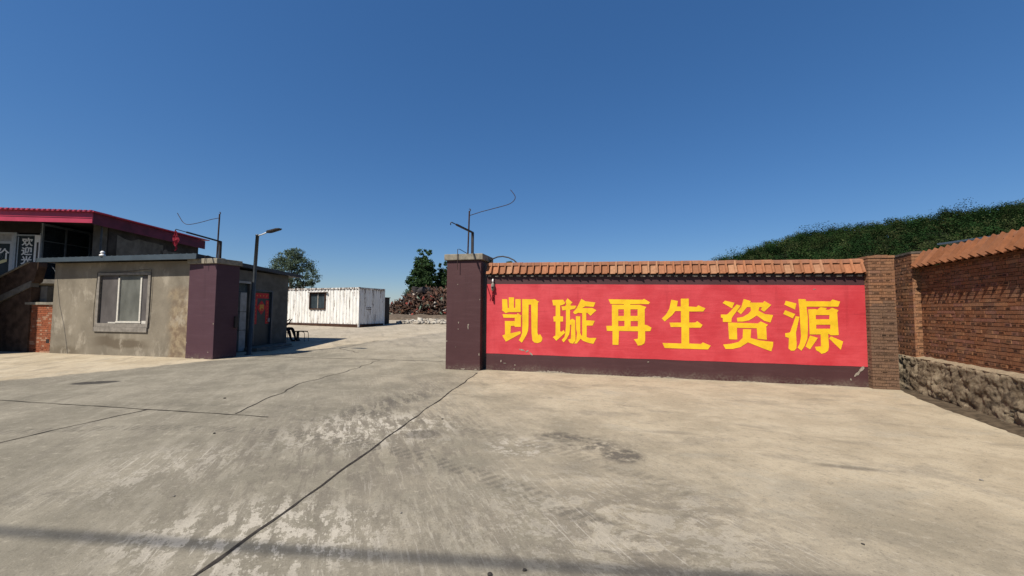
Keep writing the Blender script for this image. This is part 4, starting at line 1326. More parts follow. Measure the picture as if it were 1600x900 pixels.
# white insulator on the roof edge
ip = RF.P(2.72, 0.0, 3.27)
ins = thing('insulator', 'white ceramic insulator standing on the gatehouse roof edge', 'insulator', ip)
mb = MB()
mb.lathe([(0.07, 0.0), (0.085, 0.03), (0.06, 0.06), (0.035, 0.075)], ip, 14)
mb.build('skirt', MAT['ceramic'], ins, smooth=True)
mb = MB()
mb.lathe([(0.03, 0.075), (0.055, 0.10), (0.06, 0.135), (0.03, 0.165), (0.004, 0.175)], ip, 14)
mb.build('knob', MAT['ceramic'], ins, smooth=True)

# ------------------------------------------------------------------ street lamp by the door
lp = Vector((-11.22, 11.9, 0.0))
lamp = thing('street_lamp', 'slim grey street lamp with silver arm beside the gatehouse door', 'street lamp', lp)
mb = MB()
mb.lathe([(0.13, 0.0), (0.13, 0.02), (0.075, 0.025), (0.07, 0.3), (0.066, 0.3), (0.056, 3.0), (0.052, 4.08), (0.06, 4.08), (0.06, 4.13), (0.02, 4.14)], lp, 16)
o = mb.build('pole', MAT['lamp_pole'], lamp, smooth=True)
for v in o.data.vertices:
    v.co.x += 0.045 * v.co.z
    v.co.y -= 0.01 * v.co.z
mb = MB()
la = lp + Vector((0.19, -0.04, 4.09))
mb.tube([la, la + Vector((0.2, -0.03, 0.035)), la + Vector((0.45, -0.07, 0.10))], 0.022, 8)
mb.build('arm', MAT['lamp_arm'], lamp, smooth=True)
mb = MB()
h0, h1 = la + Vector((0.42, -0.065, 0.095)), la + Vector((1.02, -0.16, 0.19))
ax = (h1 - h0).normalized()
rotm = Matrix((ax, Vector((0, 0, 1)).cross(ax).normalized(), ax.cross(Vector((0, 0, 1)).cross(ax).normalized()))).transposed()
n = 9
V = []
prof = [(0, 0.03, 0.02), (0.08, 0.07, 0.026), (0.2, 0.10, 0.028), (0.85, 0.10, 0.018), (1.0, 0.07, 0.008)]
for f, w, hh in prof:
    c_ = h0.lerp(h1, f)
    V += [c_ + rotm @ Vector((0, -w, -hh)), c_ + rotm @ Vector((0, w, -hh)), c_ + rotm @ Vector((0, w, hh)), c_ + rotm @ Vector((0, -w, hh))]
F = [(0, 1, 2, 3), (19, 18, 17, 16)]
for i in range(4):
    for k in range(4):
        F.append((i * 4 + k, (i + 1) * 4 + k, (i + 1) * 4 + (k + 1) % 4, i * 4 + (k + 1) % 4))
mb.add(V, F)
mb.build('lamp_head', MAT['black_steel'], lamp)

# ------------------------------------------------------------------ low brick wall and brick stair left of the gatehouse
lw = thing('low_brick_wall', 'low red brick wall with a pale cap joining the gatehouse', 'wall', (-18.6, 10.85, 0))


def red_tint(s, z, head):
    c = mixc((0.33, 0.10, 0.046), (0.24, 0.075, 0.037), random.random())
    if random.random() < 0.15:
        c = mixc(c, (0.42, 0.27, 0.18), 0.6)
    return c


LW = Fr((-20.6, 10.86), (-18.04, 10.84))
mb = MB()
LW.box(mb, 1.3, 2.555, -0.24, -0.02, 0, 1.66)
mb.build('mortar_core', MAT['mortar'], lw)
mb = MB()
brick_face(mb, LW, 1.3, 2.55, 0.0, 0.0, 1.66, red_tint, course=0.066, core=0.1)
mb.build('brickwork', MAT['brick'], lw)
mb = MB()
LW.box(mb, 1.27, 2.545, -0.27, 0.05, 1.66, 1.75)
mb.build('cap', MAT['cap'], lw, bevel=0.008)
mb = MB()
LW.box(mb, 2.28, 2.42, -0.01, 0.004, 0.33, 0.46)
mb.build('vent_hole', MAT['black_steel'], lw)

ST = Fr((-23.5, 10.80), (-18.0, 10.80))
stair = thing('brick_stair', 'brick staircase with a sloping parapet rising to the upper entrance', 'stair', (-20.5, 11.5, 0))


def st_poly(mb, pts, d0, d1, mi=0):
    n = len(pts)
    mb.add([ST.P(u, d1, z) for u, z in pts] + [ST.P(u, d0, z) for u, z in pts],
           [list(range(n)), list(range(n, 2 * n))[::-1]] + [(i, n + i, n + (i + 1) % n, (i + 1) % n) for i in range(n)], mi)


def pz(u, off=0.0):   # parapet line: height at u
    return 2.67 + (u - 2.93) * 0.395 + off


mb = MB()
st_poly(mb, [(0.0, -0.02), (4.42, -0.02), (4.42, 2.29), (0.0, pz(0) - 1.15)], -0.24, 0.0)
st_poly(mb, [(0.0, pz(0) - 0.62), (4.5, pz(4.42) - 0.80), (4.66, 3.0), (4.66, 3.16), (4.28, 3.16), (0.0, pz(0) - 0.06)], -0.24, 0.0)
mb.build('parapet', MAT['dark_brick'], stair)
mb = MB()
st_poly(mb, [(0.0, pz(0) - 0.92), (4.42, pz(4.42) - 0.98), (4.42, pz(4.42) - 0.76), (0.0, pz(0) - 0.66)], -0.2, 0.03)
mb.build('stringer', MAT['step'], stair)
mb = MB()
st_poly(mb, [(0.0, pz(0) - 0.055), (4.24, pz(4.24) - 0.055), (4.24, pz(4.24) + 0.0), (0.0, pz(0) + 0.0)], -0.28, 0.035)
mb.build('parapet_cap', MAT['cap'], stair)
mb = MB()
for i in range(9):
    u = 0.2 + i * 0.5
    ST.box(mb, u, u + 0.52, -1.5, -0.25, 0, pz(u) - 0.85)
ST.box(mb, 4.7, 5.45, -1.6, -0.6, 0, 2.3)
mb.build('treads', MAT['step'], stair)
mb = MB()
ST.box(mb, 3.0, 5.3, -1.9, -1.65, 0, 3.0)
mb.build('landing_wall', MAT['dark_wall'], stair)
mb = MB()
for k in range(3):
    mb.tube([ST.P(4.75 + k * 0.1, -0.3, 3.05 - k * 0.06), ST.P(4.95 + k * 0.05, -0.3, 2.86 - k * 0.12), ST.P(5.3, -0.28, 2.95 - k * 0.05), ST.P(5.42, -0.25, 3.05)], 0.009, 5)
mb.build('loose_cable', MAT['lamp_pole'], stair)

# ------------------------------------------------------------------ two-storey building behind the gatehouse
C0 = Vector((-24.59, 16.0, 0))
es = Vector((-0.27, 0.963, 0)).normalized()
ef = Vector((-0.963, -0.27, 0)).normalized()
A_, B_ = 2.0, 4.2
ub = thing('office_building', 'dark two-storey office with crimson roof edge and glazed porch behind the gatehouse', 'building', C0 + es * 7 + ef * 6)


def UP(fl, s, z):
    return C0 + ef * fl + es * s + Vector((0, 0, z))


UF = Fr((UP(14, A_, 0).x, UP(14, A_, 0).y), (UP(B_, A_, 0).x, UP(B_, A_, 0).y))     # front, left to right
UFL = 14 - B_


def fu(fl):
    return 14 - fl


US = Fr((UP(B_, A_, 0).x, UP(B_, A_, 0).y), (UP(B_, 15.0, 0).x, UP(B_, 15.0, 0).y))  # side facing the yard
SE = 8.45                                           # far end of the building along its side


def block(mb, fl0, fl1, s0, s1, z0, z1, mi=0):
    q = [UP(fl0, s0, 0), UP(fl0, s1, 0), UP(fl1, s1, 0), UP(fl1, s0, 0)]
    return mb.hexa([v + Vector((0, 0, z0)) for v in q] + [v + Vector((0, 0, z1)) for v in q], mi)


mb = MB()
block(mb, 0.35, 1.15, 1.4, 5.0, 0, 6.27)
block(mb, 0.35, 13.0, 5.0, SE, 0, 6.27)
block(mb, 4.25, 13.0, 2.0, 5.0, 0, 2.95)
block(mb, 4.25, 13.0, 2.0, 5.0, 5.62, 6.27)
block(mb, 6.9, 13.0, 2.0, 5.0, 2.95, 5.62)
mb.build('wall', MAT['dark_wall'], ub)
mb = MB()
for s0, s1, z0, z1 in ((1.9, 5.2, 3.0, 5.55), (5.0, 6.7, 3.0, 5.25), (6.9, 8.3, 3.0, 4.9)):
    n = 14
    top_ = [z1 + 0.18 * mnoise.noise(Vector((s0 + k * 0.4, z1, 1))) for k in range(n + 1)]
    for k in range(n):
        a, b_ = s0 + (s1 - s0) * k / n, s0 + (s1 - s0) * (k + 1) / n
        mb.add([UP(0.345, a, z0), UP(0.345, b_, z0), UP(0.345, b_, top_[k + 1]), UP(0.345, a, top_[k])], [(0, 1, 2, 3)])
mb.build('patched_render', MAT['side_plaster'], ub)
mb = MB()
block(mb, 0.42, 1.10, 1.37, 1.398, 3.0, 6.2)
mb.build('patched_render', MAT['side_plaster'], ub)
mb = MB()
b = [UP(-0.18, -0.14, 6.42), UP(-0.18, SE + 0.35, 6.47), UP(14.5, SE + 0.35, 6.47), UP(14.5, -0.14, 6.42)]
b = [b[3], b[0], b[1], b[2]]
mb.hexa(b + [q + Vector((0, 0, 0.05)) for q in b])
nn = 62
for i in range(nn):
    f = 14.4 - 14.6 * i / nn
    q = [UP(f, -0.17, 6.47), UP(f - 0.11, -0.17, 6.47), UP(f - 0.11, 1.0, 6.48), UP(f, 1.0, 6.48)]
    mb.hexa(q + [p_ + Vector((0, 0, 0.035)) for p_ in q])
roof = mb.build('roof', MAT['crimson'], ub)
mb = MB()
def slab(p0, p1, th, z0, z1, nrm):
    q = [p0, p1, p1 + nrm * th, p0 + nrm * th]
    mb.hexa([v + Vector((0, 0, z0)) for v in q] + [v + Vector((0, 0, z1)) for v in q])
slab(UP(14.2, 0, 0), UP(0.0, 0, 0), 0.04, 5.87, 6.415, es)
slab(UP(14.2, -0.02, 0), UP(-0.02, -0.02, 0), 0.02, 6.12, 6.15, es)
mb.build('fascia_sheet', MAT['crimson'], roof)
mb = MB()
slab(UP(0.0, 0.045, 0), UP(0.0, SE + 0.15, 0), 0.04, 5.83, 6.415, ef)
mb.build('verge_sheet', MAT['shade_crimson'], roof)
mb = MB()
b = [UP(14.2, 0.05, 6.28), UP(0.05, 0.05, 6.28), UP(0.05, SE + 0.1, 6.28), UP(14.2, SE + 0.1, 6.28)]
mb.hexa(b + [q + Vector((0, 0, 0.10)) for q in b])
mb.build('soffit', MAT['dark_wall'], roof)
mb = MB()
slab(UP(14.2, -0.2, 0), UP(0.1, -0.2, 0), 2.2, 2.75, 2.95, es)
slab(UP(4.19, 2.0, 0), UP(1.2, 2.0, 0), 2.95, 2.75, 2.95, es)
mb.build('landing_slab', MAT['step'], ub)
for s in (0.9,):
    mb = MB()
    mb.tube([UP(0.3, s, 2.9), UP(0.3, s, 6.27)], 0.045, 8)
    mb.build('porch_post', MAT['lamp_pole'], ub)
# glazed porch: side glass and front doors
mb = MB()
US.box(mb, 0.0, 3.0, -0.05, -0.03, 2.95, 6.06)
pg = mb.build('porch_glass', MAT['dark_glass'], ub)
mb = MB()
for s, w in ((0.0, 0.10), (1.27, 0.07), (2.72, 0.12)):
    US.box(mb, s, s + w, -0.10, 0.02, 2.95, 6.06)
US.box(mb, 0, 2.9, -0.10, 0.03, 6.06, 6.18)
US.box(mb, 0, 2.9, -0.10, 0.015, 5.2, 5.24)
US.box(mb, 0, 2.9, -0.10, 0.025, 4.02, 4.10)
mb.build('frame', MAT['grey_frame'], pg)
mb = MB()
US.box(mb, 1.75, 2.05, -0.75, -0.45, 2.95, 5.9)
mb.build('flue_pipe', MAT['black_steel'], ub)
# entrance leaf with white characters, and the window left of it
mb = MB()
UF.box(mb, fu(5.42), fu(4.50), -0.06, -0.03, 2.95, 5.45)
ent = mb.build('entrance_door', MAT['door_glass'], ub)
mb = MB()
UF.box(mb, fu(5.54), fu(5.42), -0.08, 0.03, 2.95, 5.62)
UF.box(mb, fu(5.42), fu(4.50), -0.08, 0.03, 5.45, 5.52)
UF.box(mb, fu(5.38), fu(5.33), -0.03, 0.0, 2.95, 5.40)
mb.build('frame', MAT['grey_frame'], ent)
mb = MB()
UF.box(mb, fu(4.50), fu(4.22), -0.08, 0.05, 2.95, 5.50)
mb.build('white_post', MAT['white'], ent)
mb = MB()
UF.box(mb, fu(4.37), fu(4.30), 0.052, 0.07, 4.0, 5.1)
mb.build('pull_handle', MAT['black_steel'], ent)
for ch, z in (('欢', 5.12), ('迎', 4.62), ('光', 4.12), ('临', 3.62)):
    text_polys_mesh('white_character', ch, 0.47, UF, fu(4.92), z, -0.024, MAT['white'], ent, bold=0.013, sx=1.15)
mb = MB()
UF.box(mb, fu(6.9), fu(5.66), -0.06, -0.03, 2.95, 5.0)
dw = mb.build('glass_door', MAT['door_glass'], ub)
mb = MB()
UF.box(mb, fu(5.70), fu(5.54), -0.08, 0.03, 2.95, 5.0)
UF.box(mb, fu(6.9), fu(5.54), -0.08, 0.03, 5.0, 5.14)
UF.box(mb, fu(6.9), fu(5.54), -0.08, 0.028, 5.52, 5.62)
UF.box(mb, fu(5.66), fu(5.54), -0.08, 0.02, 5.14, 5.52)
mb.build('frame', MAT['silver'], dw)
mb = MB()
UF.box(mb, fu(6.9), fu(5.66), -0.05, -0.02, 5.14, 5.52)
mb.build('transom_panel', MAT['pale_panel'], dw)
text_polys_mesh('white_character', '价', 0.62, UF, fu(6.07), 4.45, -0.024, MAT['white'], dw, bold=0.012)
mb = MB()
p = [(fu(6.55), 3.75), (fu(5.86), 4.02), (fu(5.86), 4.16), (fu(6.05), 4.12), (fu(6.55), 3.92)]
UF.sheet(mb, p, -0.022)
mb.build('yellow_stroke', MAT['cream'], dw)

# unseen brick block added left of the view, slanted to shade the stair
nb = thing('shade_block', 'unseen brick block added left of the staircase to shade it', 'building', (-23.0, 8.2, 0))
mb = MB()
mb.prism([(-27.0, 6.4), (-21.6, 6.4), (-19.80, 9.4), (-27.0, 9.4)], -0.02, 5.9)
mb.build('wall', MAT['dark_brick'], nb)  # body of the added shade block
mb = MB()
mb.prism([(-27.2, 6.2), (-21.75, 6.2), (-19.82, 9.45), (-27.2, 9.45)], 5.9, 6.05)
mb.build('roof', MAT['roof_dark'], nb)  # top of the added shade block
mb = MB()
mb.prism([(-24.5, 6.37), (-23.5, 6.37), (-23.5, 6.41), (-24.5, 6.41)], 0.0, 2.1)
mb.build('door', MAT['door'], nb)  # door on the added shade block

# ------------------------------------------------------------------ container
ce = Vector((0.975, -0.222, 0)).normalized()
cc = Vector((-14.17, 23.55, 0))
CL = 9.12
ca = cc - ce * CL
CF = Fr((ca.x, ca.y), (cc.x, cc.y))
CE = Fr((cc.x, cc.y), (cc.x + 0.222 * 2.42, cc.y + 0.975 * 2.42))
Z0 = 0.40
con = thing('shipping_container', 'old white container with rust streaks and a barred window in the yard', 'container', (ca + cc) / 2 + Vector((0, 1.2, Z0)))


def corrugated(mb, fr, s0, s1, d, z0, z1, pitch, depth):
    prof = []
    n = int(round((s1 - s0) / pitch))
    p = (s1 - s0) / n
    for i in range(n):
        u = s0 + i * p
        prof += [(u, d), (u + p * 0.30, d), (u + p * 0.5, d - depth), (u + p * 0.80, d - depth)]
    prof.append((s1, d))
    nz = 6
    V = [fr.P(u, dd, z0 + (z1 - z0) * k / nz) for k in range(nz + 1) for u, dd in prof]
    m_ = len(prof)
    mb.add(V, [(k * m_ + i, k * m_ + i + 1, (k + 1) * m_ + i + 1, (k + 1) * m_ + i) for k in range(nz) for i in range(m_ - 1)])


W0, W1, WZ0, WZ1 = CL - 4.45, CL - 2.93, Z0 + 1.18, Z0 + 2.22
mb = MB()
corrugated(mb, CF, 0.1, W0, -0.02, Z0 + 0.14, Z0 + 2.50, 0.29, 0.04)
corrugated(mb, CF, W1, CL - 0.10, -0.02, Z0 + 0.14, Z0 + 2.50, 0.29, 0.04)
corrugated(mb, CF, W0, W1, -0.02, Z0 + 0.14, WZ0, 0.29, 0.04)
corrugated(mb, CF, W0, W1, -0.02, WZ1, Z0 + 2.50, 0.29, 0.04)
corrugated(mb, CE, 0.10, 2.32, -0.02, Z0 + 0.14, Z0 + 2.50, 0.25, 0.04)
CF.box(mb, 0.0, CL - 0.1, -2.42, -2.36, Z0 + 0.14, Z0 + 2.5)
CF.box(mb, 0.0, 0.05, -2.36, -0.1, Z0 + 0.14, Z0 + 2.5)
CF.box(mb, 0.05, CL - 0.05, -2.38, -0.05, Z0 + 2.50, Z0 + 2.56)
mb.build('corrugated_side', MAT['container'], con)
for s in (0.0, CL - 0.10):
    for d0, d1 in ((-0.10, 0.012), (-2.43, -2.33)):
        mb = MB()
        CF.box(mb, s, s + 0.10, d0, d1, Z0, Z0 + 2.6)
        mb.build('corner_post', MAT['container'], con)
mb = MB()
CF.box(mb, 0.10, CL - 0.10, -0.09, 0.006, Z0 + 2.50, Z0 + 2.585)
CE.box(mb, 0.10, 2.32, -0.09, 0.006, Z0 + 2.50, Z0 + 2.585)
mb.build('top_rail', MAT['container'], con)
mb = MB()
CF.box(mb, 0.10, CL - 0.10, -0.09, 0.01, Z0 - 0.02, Z0 + 0.19)
CE.box(mb, 0.10, 2.32, -0.09, 0.01, Z0 + 0.02, Z0 + 0.19)
for s in (0.6, 3.3, 6.0, 8.6):
    CF.box(mb, s, s + 0.25, -2.3, -0.1, Z0 - 0.2, Z0 - 0.02)
mb.build('bottom_rail', MAT['rust'], con)
mb = MB()
CF.box(mb, W0 + 0.04, W1 - 0.04, -0.09, -0.06, WZ0, WZ1)
cw = mb.build('window', MAT['dark_glass'], con)
mb = MB()
for a, b_, z0, z1 in ((W0, W1, WZ0 - 0.05, WZ0 + 0.02), (W0, W1, WZ1 - 0.02, WZ1 + 0.05), (W0, W0 + 0.07, WZ0 + 0.02, WZ1 - 0.02), (W1 - 0.07, W1, WZ0 + 0.02, WZ1 - 0.02)):
    CF.box(mb, a, b_, -0.10, 0.03, z0, z1)
CF.box(mb, W0 - 0.05, W1 + 0.15, -0.02, 0.12, WZ1 + 0.055, WZ1 + 0.085)
mb.build('frame', MAT['rust'], cw)
mb = MB()
CF.box(mb, (W0 + W1) / 2 - 0.035, (W0 + W1) / 2 + 0.035, -0.055, -0.02, WZ0 + 0.02, WZ1 - 0.02)
mb.build('mullion', MAT['window_frame'], cw)
mb = MB()
for i in range(11):
    s = W0 + 0.12 + (W1 - W0 - 0.24) * i / 10
    mb.tube([CF.P(s, 0.01, WZ0), CF.P(s, 0.01, WZ1)], 0.010, 5)
mb.build('bars', MAT['black_steel'], cw)
mb = MB()
for z in (1.28, 1.16):
    for k in range(3):
        chip(mb, CE, 0.72 + k * 0.16, Z0 + z, 0.15, 0.08, 0.002 + k * 0.001)
mb.build('rust_patch', MAT['rust'], con)
# dark cabinet standing behind the container
db = CE.P(3.1, -0.74, gz(27))
cab_t = thing('steel_cabinet', 'dark steel cabinet standing behind the white container', 'cabinet', db)
mb = MB()
mb.obox(db + Vector((0, 0, 0.95)), (0.7, 0.6, 1.86), Matrix.Rotation(-0.22, 3, 'Z'))
mb.build('body', MAT['black_steel'], cab_t, bevel=0.02)
mb = MB()
mb.obox(db + Vector((0, 0, 1.90)), (0.78, 0.68, 0.05), Matrix.Rotation(-0.22, 3, 'Z'))
mb.build('lid', MAT['rust'], cab_t)

# ------------------------------------------------------------------ scrap heap, bank and rubble
def heap_h(x, y):
    """Height of the heap above the yard."""
    ridge = float(np.interp(x, [-20.2, -19.6, -18.6, -17.8, -16.8, -15.8, -13.5, -10, 0, 3], [0, 0.7, 1.55, 2.0, 2.65, 2.75, 2.85, 3.1, 3.1, 0]))
    d = (y - 35.9) / 2.3
    f = 1 - (1 - min(1, max(0, d))) ** 1.5
    if y > 43:
        f *= max(0, 1 - (y - 43) / 6)
    return ridge * f + (0.16 * mnoise.noise(Vector((x * 0.8, y * 0.8, 1))) if d > 0.1 else 0)


xs = np.linspace(-20.5, 5, 90)
ys = np.linspace(35.6, 49, 46)
V = np.array([(x, y, 0.66 + max(0, heap_h(x, y)) - 0.25) for y in ys for x in xs])
n = len(xs)
F = np.array([(j * n + i, j * n + i + 1, (j + 1) * n + i + 1, (j + 1) * n + i) for j in range(len(ys) - 1) for i in range(n - 1)])
pieces = []
bx = np.array([(-1, -1, -1), (1, -1, -1), (1, 1, -1), (-1, 1, -1), (-1, -1, 1), (1, -1, 1), (1, 1, 1), (-1, 1, 1)], float) / 2
bf = np.array([(3, 2, 1, 0), (4, 5, 6, 7), (0, 1, 5, 4), (1, 2, 6, 5), (2, 3, 7, 6), (3, 0, 4, 7)])
PV, PF, PT = [V], [F], [np.tile([[0.035, 0.02, 0.014]], (len(F), 1))]
cnt = len(V)
pal = [(0.105, 0.05, 0.032), (0.075, 0.038, 0.026), (0.055, 0.032, 0.025), (0.13, 0.066, 0.04), (0.038, 0.026, 0.022), (0.105, 0.078, 0.06), (0.026, 0.022, 0.021)]
for i in range(4200):
    x = random.uniform(-19.6, 3.5)
    y = 35.8 + 5.5 * random.random() ** 1.9
    h = heap_h(x, y)
    if h < 0.05:
        h = 0.05
    k = random.random()
    if k < 0.40:
        sz = (random.uniform(0.35, 1.3), random.uniform(0.10, 0.4), 0.02)
    elif k < 0.80:
        sz = (random.uniform(0.5, 1.7), random.uniform(0.04, 0.10), random.uniform(0.03, 0.08))
    else:
        sz = (random.uniform(0.15, 0.45), random.uniform(0.12, 0.35), random.uniform(0.1, 0.25))
    rot = np.array(Matrix.Rotation(random.uniform(0, 6.28), 3, 'Z') @ Matrix.Rotation(random.gauss(0, 0.65), 3, 'Y') @ Matrix.Rotation(random.gauss(0, 0.8), 3, 'X'))
    q = bx * np.array(sz)
    # bend plates a little so that they are not flat cards
    q[:, 2] += 0.25 * sz[0] * (np.abs(bx[:, 0]) * 2 - 1) * 0.3 + rng.normal(0, 0.012, 8)
    q[:, :2] += rng.normal(0, 0.018, (8, 2))
    q = q @ rot.T + np.array((x, y, 0.66 + h + random.uniform(-0.10, 0.08)))
    c = mixc(random.choice(pal), random.choice(pal), random.random())
    r_ = random.random()
    if r_ < 0.035:
        c = (0.42, 0.37, 0.32)
    elif r_ < 0.055:
        c = (0.25, 0.05, 0.04)
    elif r_ < 0.07:
        c = (0.10, 0.16, 0.12)
    PV.append(q)
    PF.append(bf + cnt)
    PT.append(np.tile([c], (6, 1)))
    cnt += 8
heap = np_mesh('scrap_heap', np.concatenate(PV), np.concatenate(PF), MAT['scrap'], np.concatenate(PT), base=(-9, 40, 0.65))
tag(heap, 'wide heap of rusty scrap metal piled at the back of the yard', 'scrap heap', kind='stuff')


def tyre(label, cen, rot, rad=0.42):
    t = thing('tyre', label, 'tyre', cen, 'dark tyres on top of the scrap heap')
    mb = MB()
    n1, n2 = 24, 10
    V = []
    for i in range(n1):
        a = 2 * math.pi * i / n1
        for k in range(n2):
            b_ = 2 * math.pi * k / n2
            r_ = rad * (0.74 + 0.26 * math.cos(b_))
            V.append(Vector(cen) + rot @ Vector((r_ * math.cos(a), r_ * math.sin(a), 0.13 * math.sin(b_))))
    mb.add(V, [(i * n2 + k, ((i + 1) % n1) * n2 + k, ((i + 1) % n1) * n2 + (k + 1) % n2, i * n2 + (k + 1) % n2) for i in range(n1) for k in range(n2)])
    mb.build('tread', MAT['rubber'], t, smooth=True)
    mb = MB()
    mb.lathe([(rad * 0.5, -0.05), (rad * 0.52, 0.05), (rad * 0.2, 0.02)], (0, 0, 0), 16)
    mb.v = [tuple(Vector(cen) + rot @ Vector(p)) for p in mb.v]
    mb.build('rim', MAT['rust'], t)
    return t


tyre('dark tyre lying at the low left shoulder of the scrap heap', (-17.5, 37.9, 2.72), Matrix.Rotation(1.1, 3, 'X') @ Matrix.Rotation(0.3, 3, 'Y'), 0.46)
tyre('dark tyre leaning near the highest dark drum of the heap', (-15.6, 38.2, 3.42), Matrix.Rotation(0.9, 3, 'X') @ Matrix.Rotation(-0.5, 3, 'Y'), 0.5)


def drum(label, cen, rot, r_=0.32, h=0.9):
    t = thing('steel_drum', label, 'drum', cen, 'dark drums on top of the scrap heap')
    mb = MB()
    mb.lathe([(r_ * 0.97, 0), (r_, 0.02), (r_, h * 0.33), (r_ * 1.04, h * 0.35), (r_, h * 0.37), (r_, h * 0.65), (r_ * 1.04, h * 0.67), (r_, h * 0.69), (r_, h - 0.02), (r_ * 0.97, h), (r_ * 0.9, h - 0.03)], (0, 0, 0), 18)
    mb.v = [tuple(Vector(cen) + rot @ Vector(p)) for p in mb.v]
    mb.build('shell', MAT['black_steel'], t)
    mb = MB()
    mb.lathe([(0.04, h - 0.03), (0.04, h - 0.005)], (r_ * 0.6, 0, 0), 8)
    mb.v = [tuple(Vector(cen) + rot @ Vector(p)) for p in mb.v]
    mb.build('bung', MAT['rust'], t)
    return t


drum('black steel drum standing tilted on the left crest of the heap', (-16.75, 38.0, 2.9), Matrix.Rotation(0.2, 3, 'Y'), 0.42, 0.95)
drum('black steel drum lying beside the tilted one on the heap', (-16.2, 37.9, 3.32), Matrix.Rotation(1.3, 3, 'Y') @ Matrix.Rotation(0.5, 3, 'X'), 0.36, 0.9)

# earth bank in front of the heap
mb = MB()
V, F = [], []
nx = 60
for i in range(nx):
    x = -19.5 + 22 * i / (nx - 1)
    for k, (y, z) in enumerate(((31.6, -0.02), (32.3, 0.20), (33.4, 0.38), (35.2, 0.42), (37.0, 0.40))):
        zz = z * (1 + 0.35 * mnoise.noise(Vector((x * 0.9, y, 0))))
        V.append((x, y + 0.4 * mnoise.noise(Vector((x * 0.5, k, 4))), gz(y) + zz))
    if i:
        for k in range(4):
            a = (i - 1) * 5 + k
            F.append((a, a + 5, a + 6, a + 1))
mb.add(V, F)
structure(mb.build('earth_bank', MAT['bank']))

# pale broken rubble in front of the bank: a bed of stones past counting
PV, PF, PT = [], [], []
cnt = 0
for i in range(1500):
    x = random.uniform(-13.6, 2.0)
    y = 27.2 + 4.2 * random.random() ** 0.8 + 0.10 * (x + 10)
    s = random.uniform(0.05, 0.17) * (1.5 if random.random() < 0.12 else 1)
    q = bx * np.array((s * random.uniform(0.8, 1.8), s * random.uniform(0.8, 1.5), s * random.uniform(0.6, 1.0))) + rng.normal(0, s * 0.14, (8, 3))
    rot = np.array(Matrix.Rotation(random.uniform(0, 6.28), 3, 'Z') @ Matrix.Rotation(random.gauss(0, 0.4), 3, 'Y'))
    q = q @ rot.T + np.array((x, y, gz(y) + s * 0.3 + max(0, 0.18 * mnoise.noise(Vector((x * 0.9, y * 1.2, 2))))))
    c = mixc((0.44, 0.41, 0.35), (0.27, 0.235, 0.19), random.random())
    PV.append(q)
    PF.append(bf + cnt)
    PT.append(np.tile([c], (6, 1)))
    cnt += 8
rb = np_mesh('rubble', np.concatenate(PV), np.concatenate(PF), MAT['rubble'], np.concatenate(PT), base=(-9, 29, 0.6))
tag(rb, 'bed of pale broken rubble in front of the scrap heap', 'rubble', kind='stuff')

# ------------------------------------------------------------------ trees
def leaf_arrays(C, size, g, out=None, k=1.3):
    """Diamond leaves at the centres C (n x 3); they tend to face outward from their clump."""
    n = len(C)
    nr = g.normal(size=(n, 3)) * 0.6
    if out is not None:
        o_ = out / (np.linalg.norm(out, axis=1)[:, None] + 1e-9)
        nr = nr + o_ * k
    nr /= np.linalg.norm(nr, axis=1)[:, None]
    t = g.normal(size=(n, 3))
    a = np.cross(nr, t)
    a /= np.linalg.norm(a, axis=1)[:, None] + 1e-9
    b = np.cross(nr, a)
    s = size * g.uniform(0.6, 1.3, (n, 1))
    w = 0.55 * s
    V = np.stack([C - a * s, C + b * w, C + a * s, C - b * w], 1).reshape(-1, 3)
    F = np.arange(4 * n).reshape(n, 4)
    return V, F


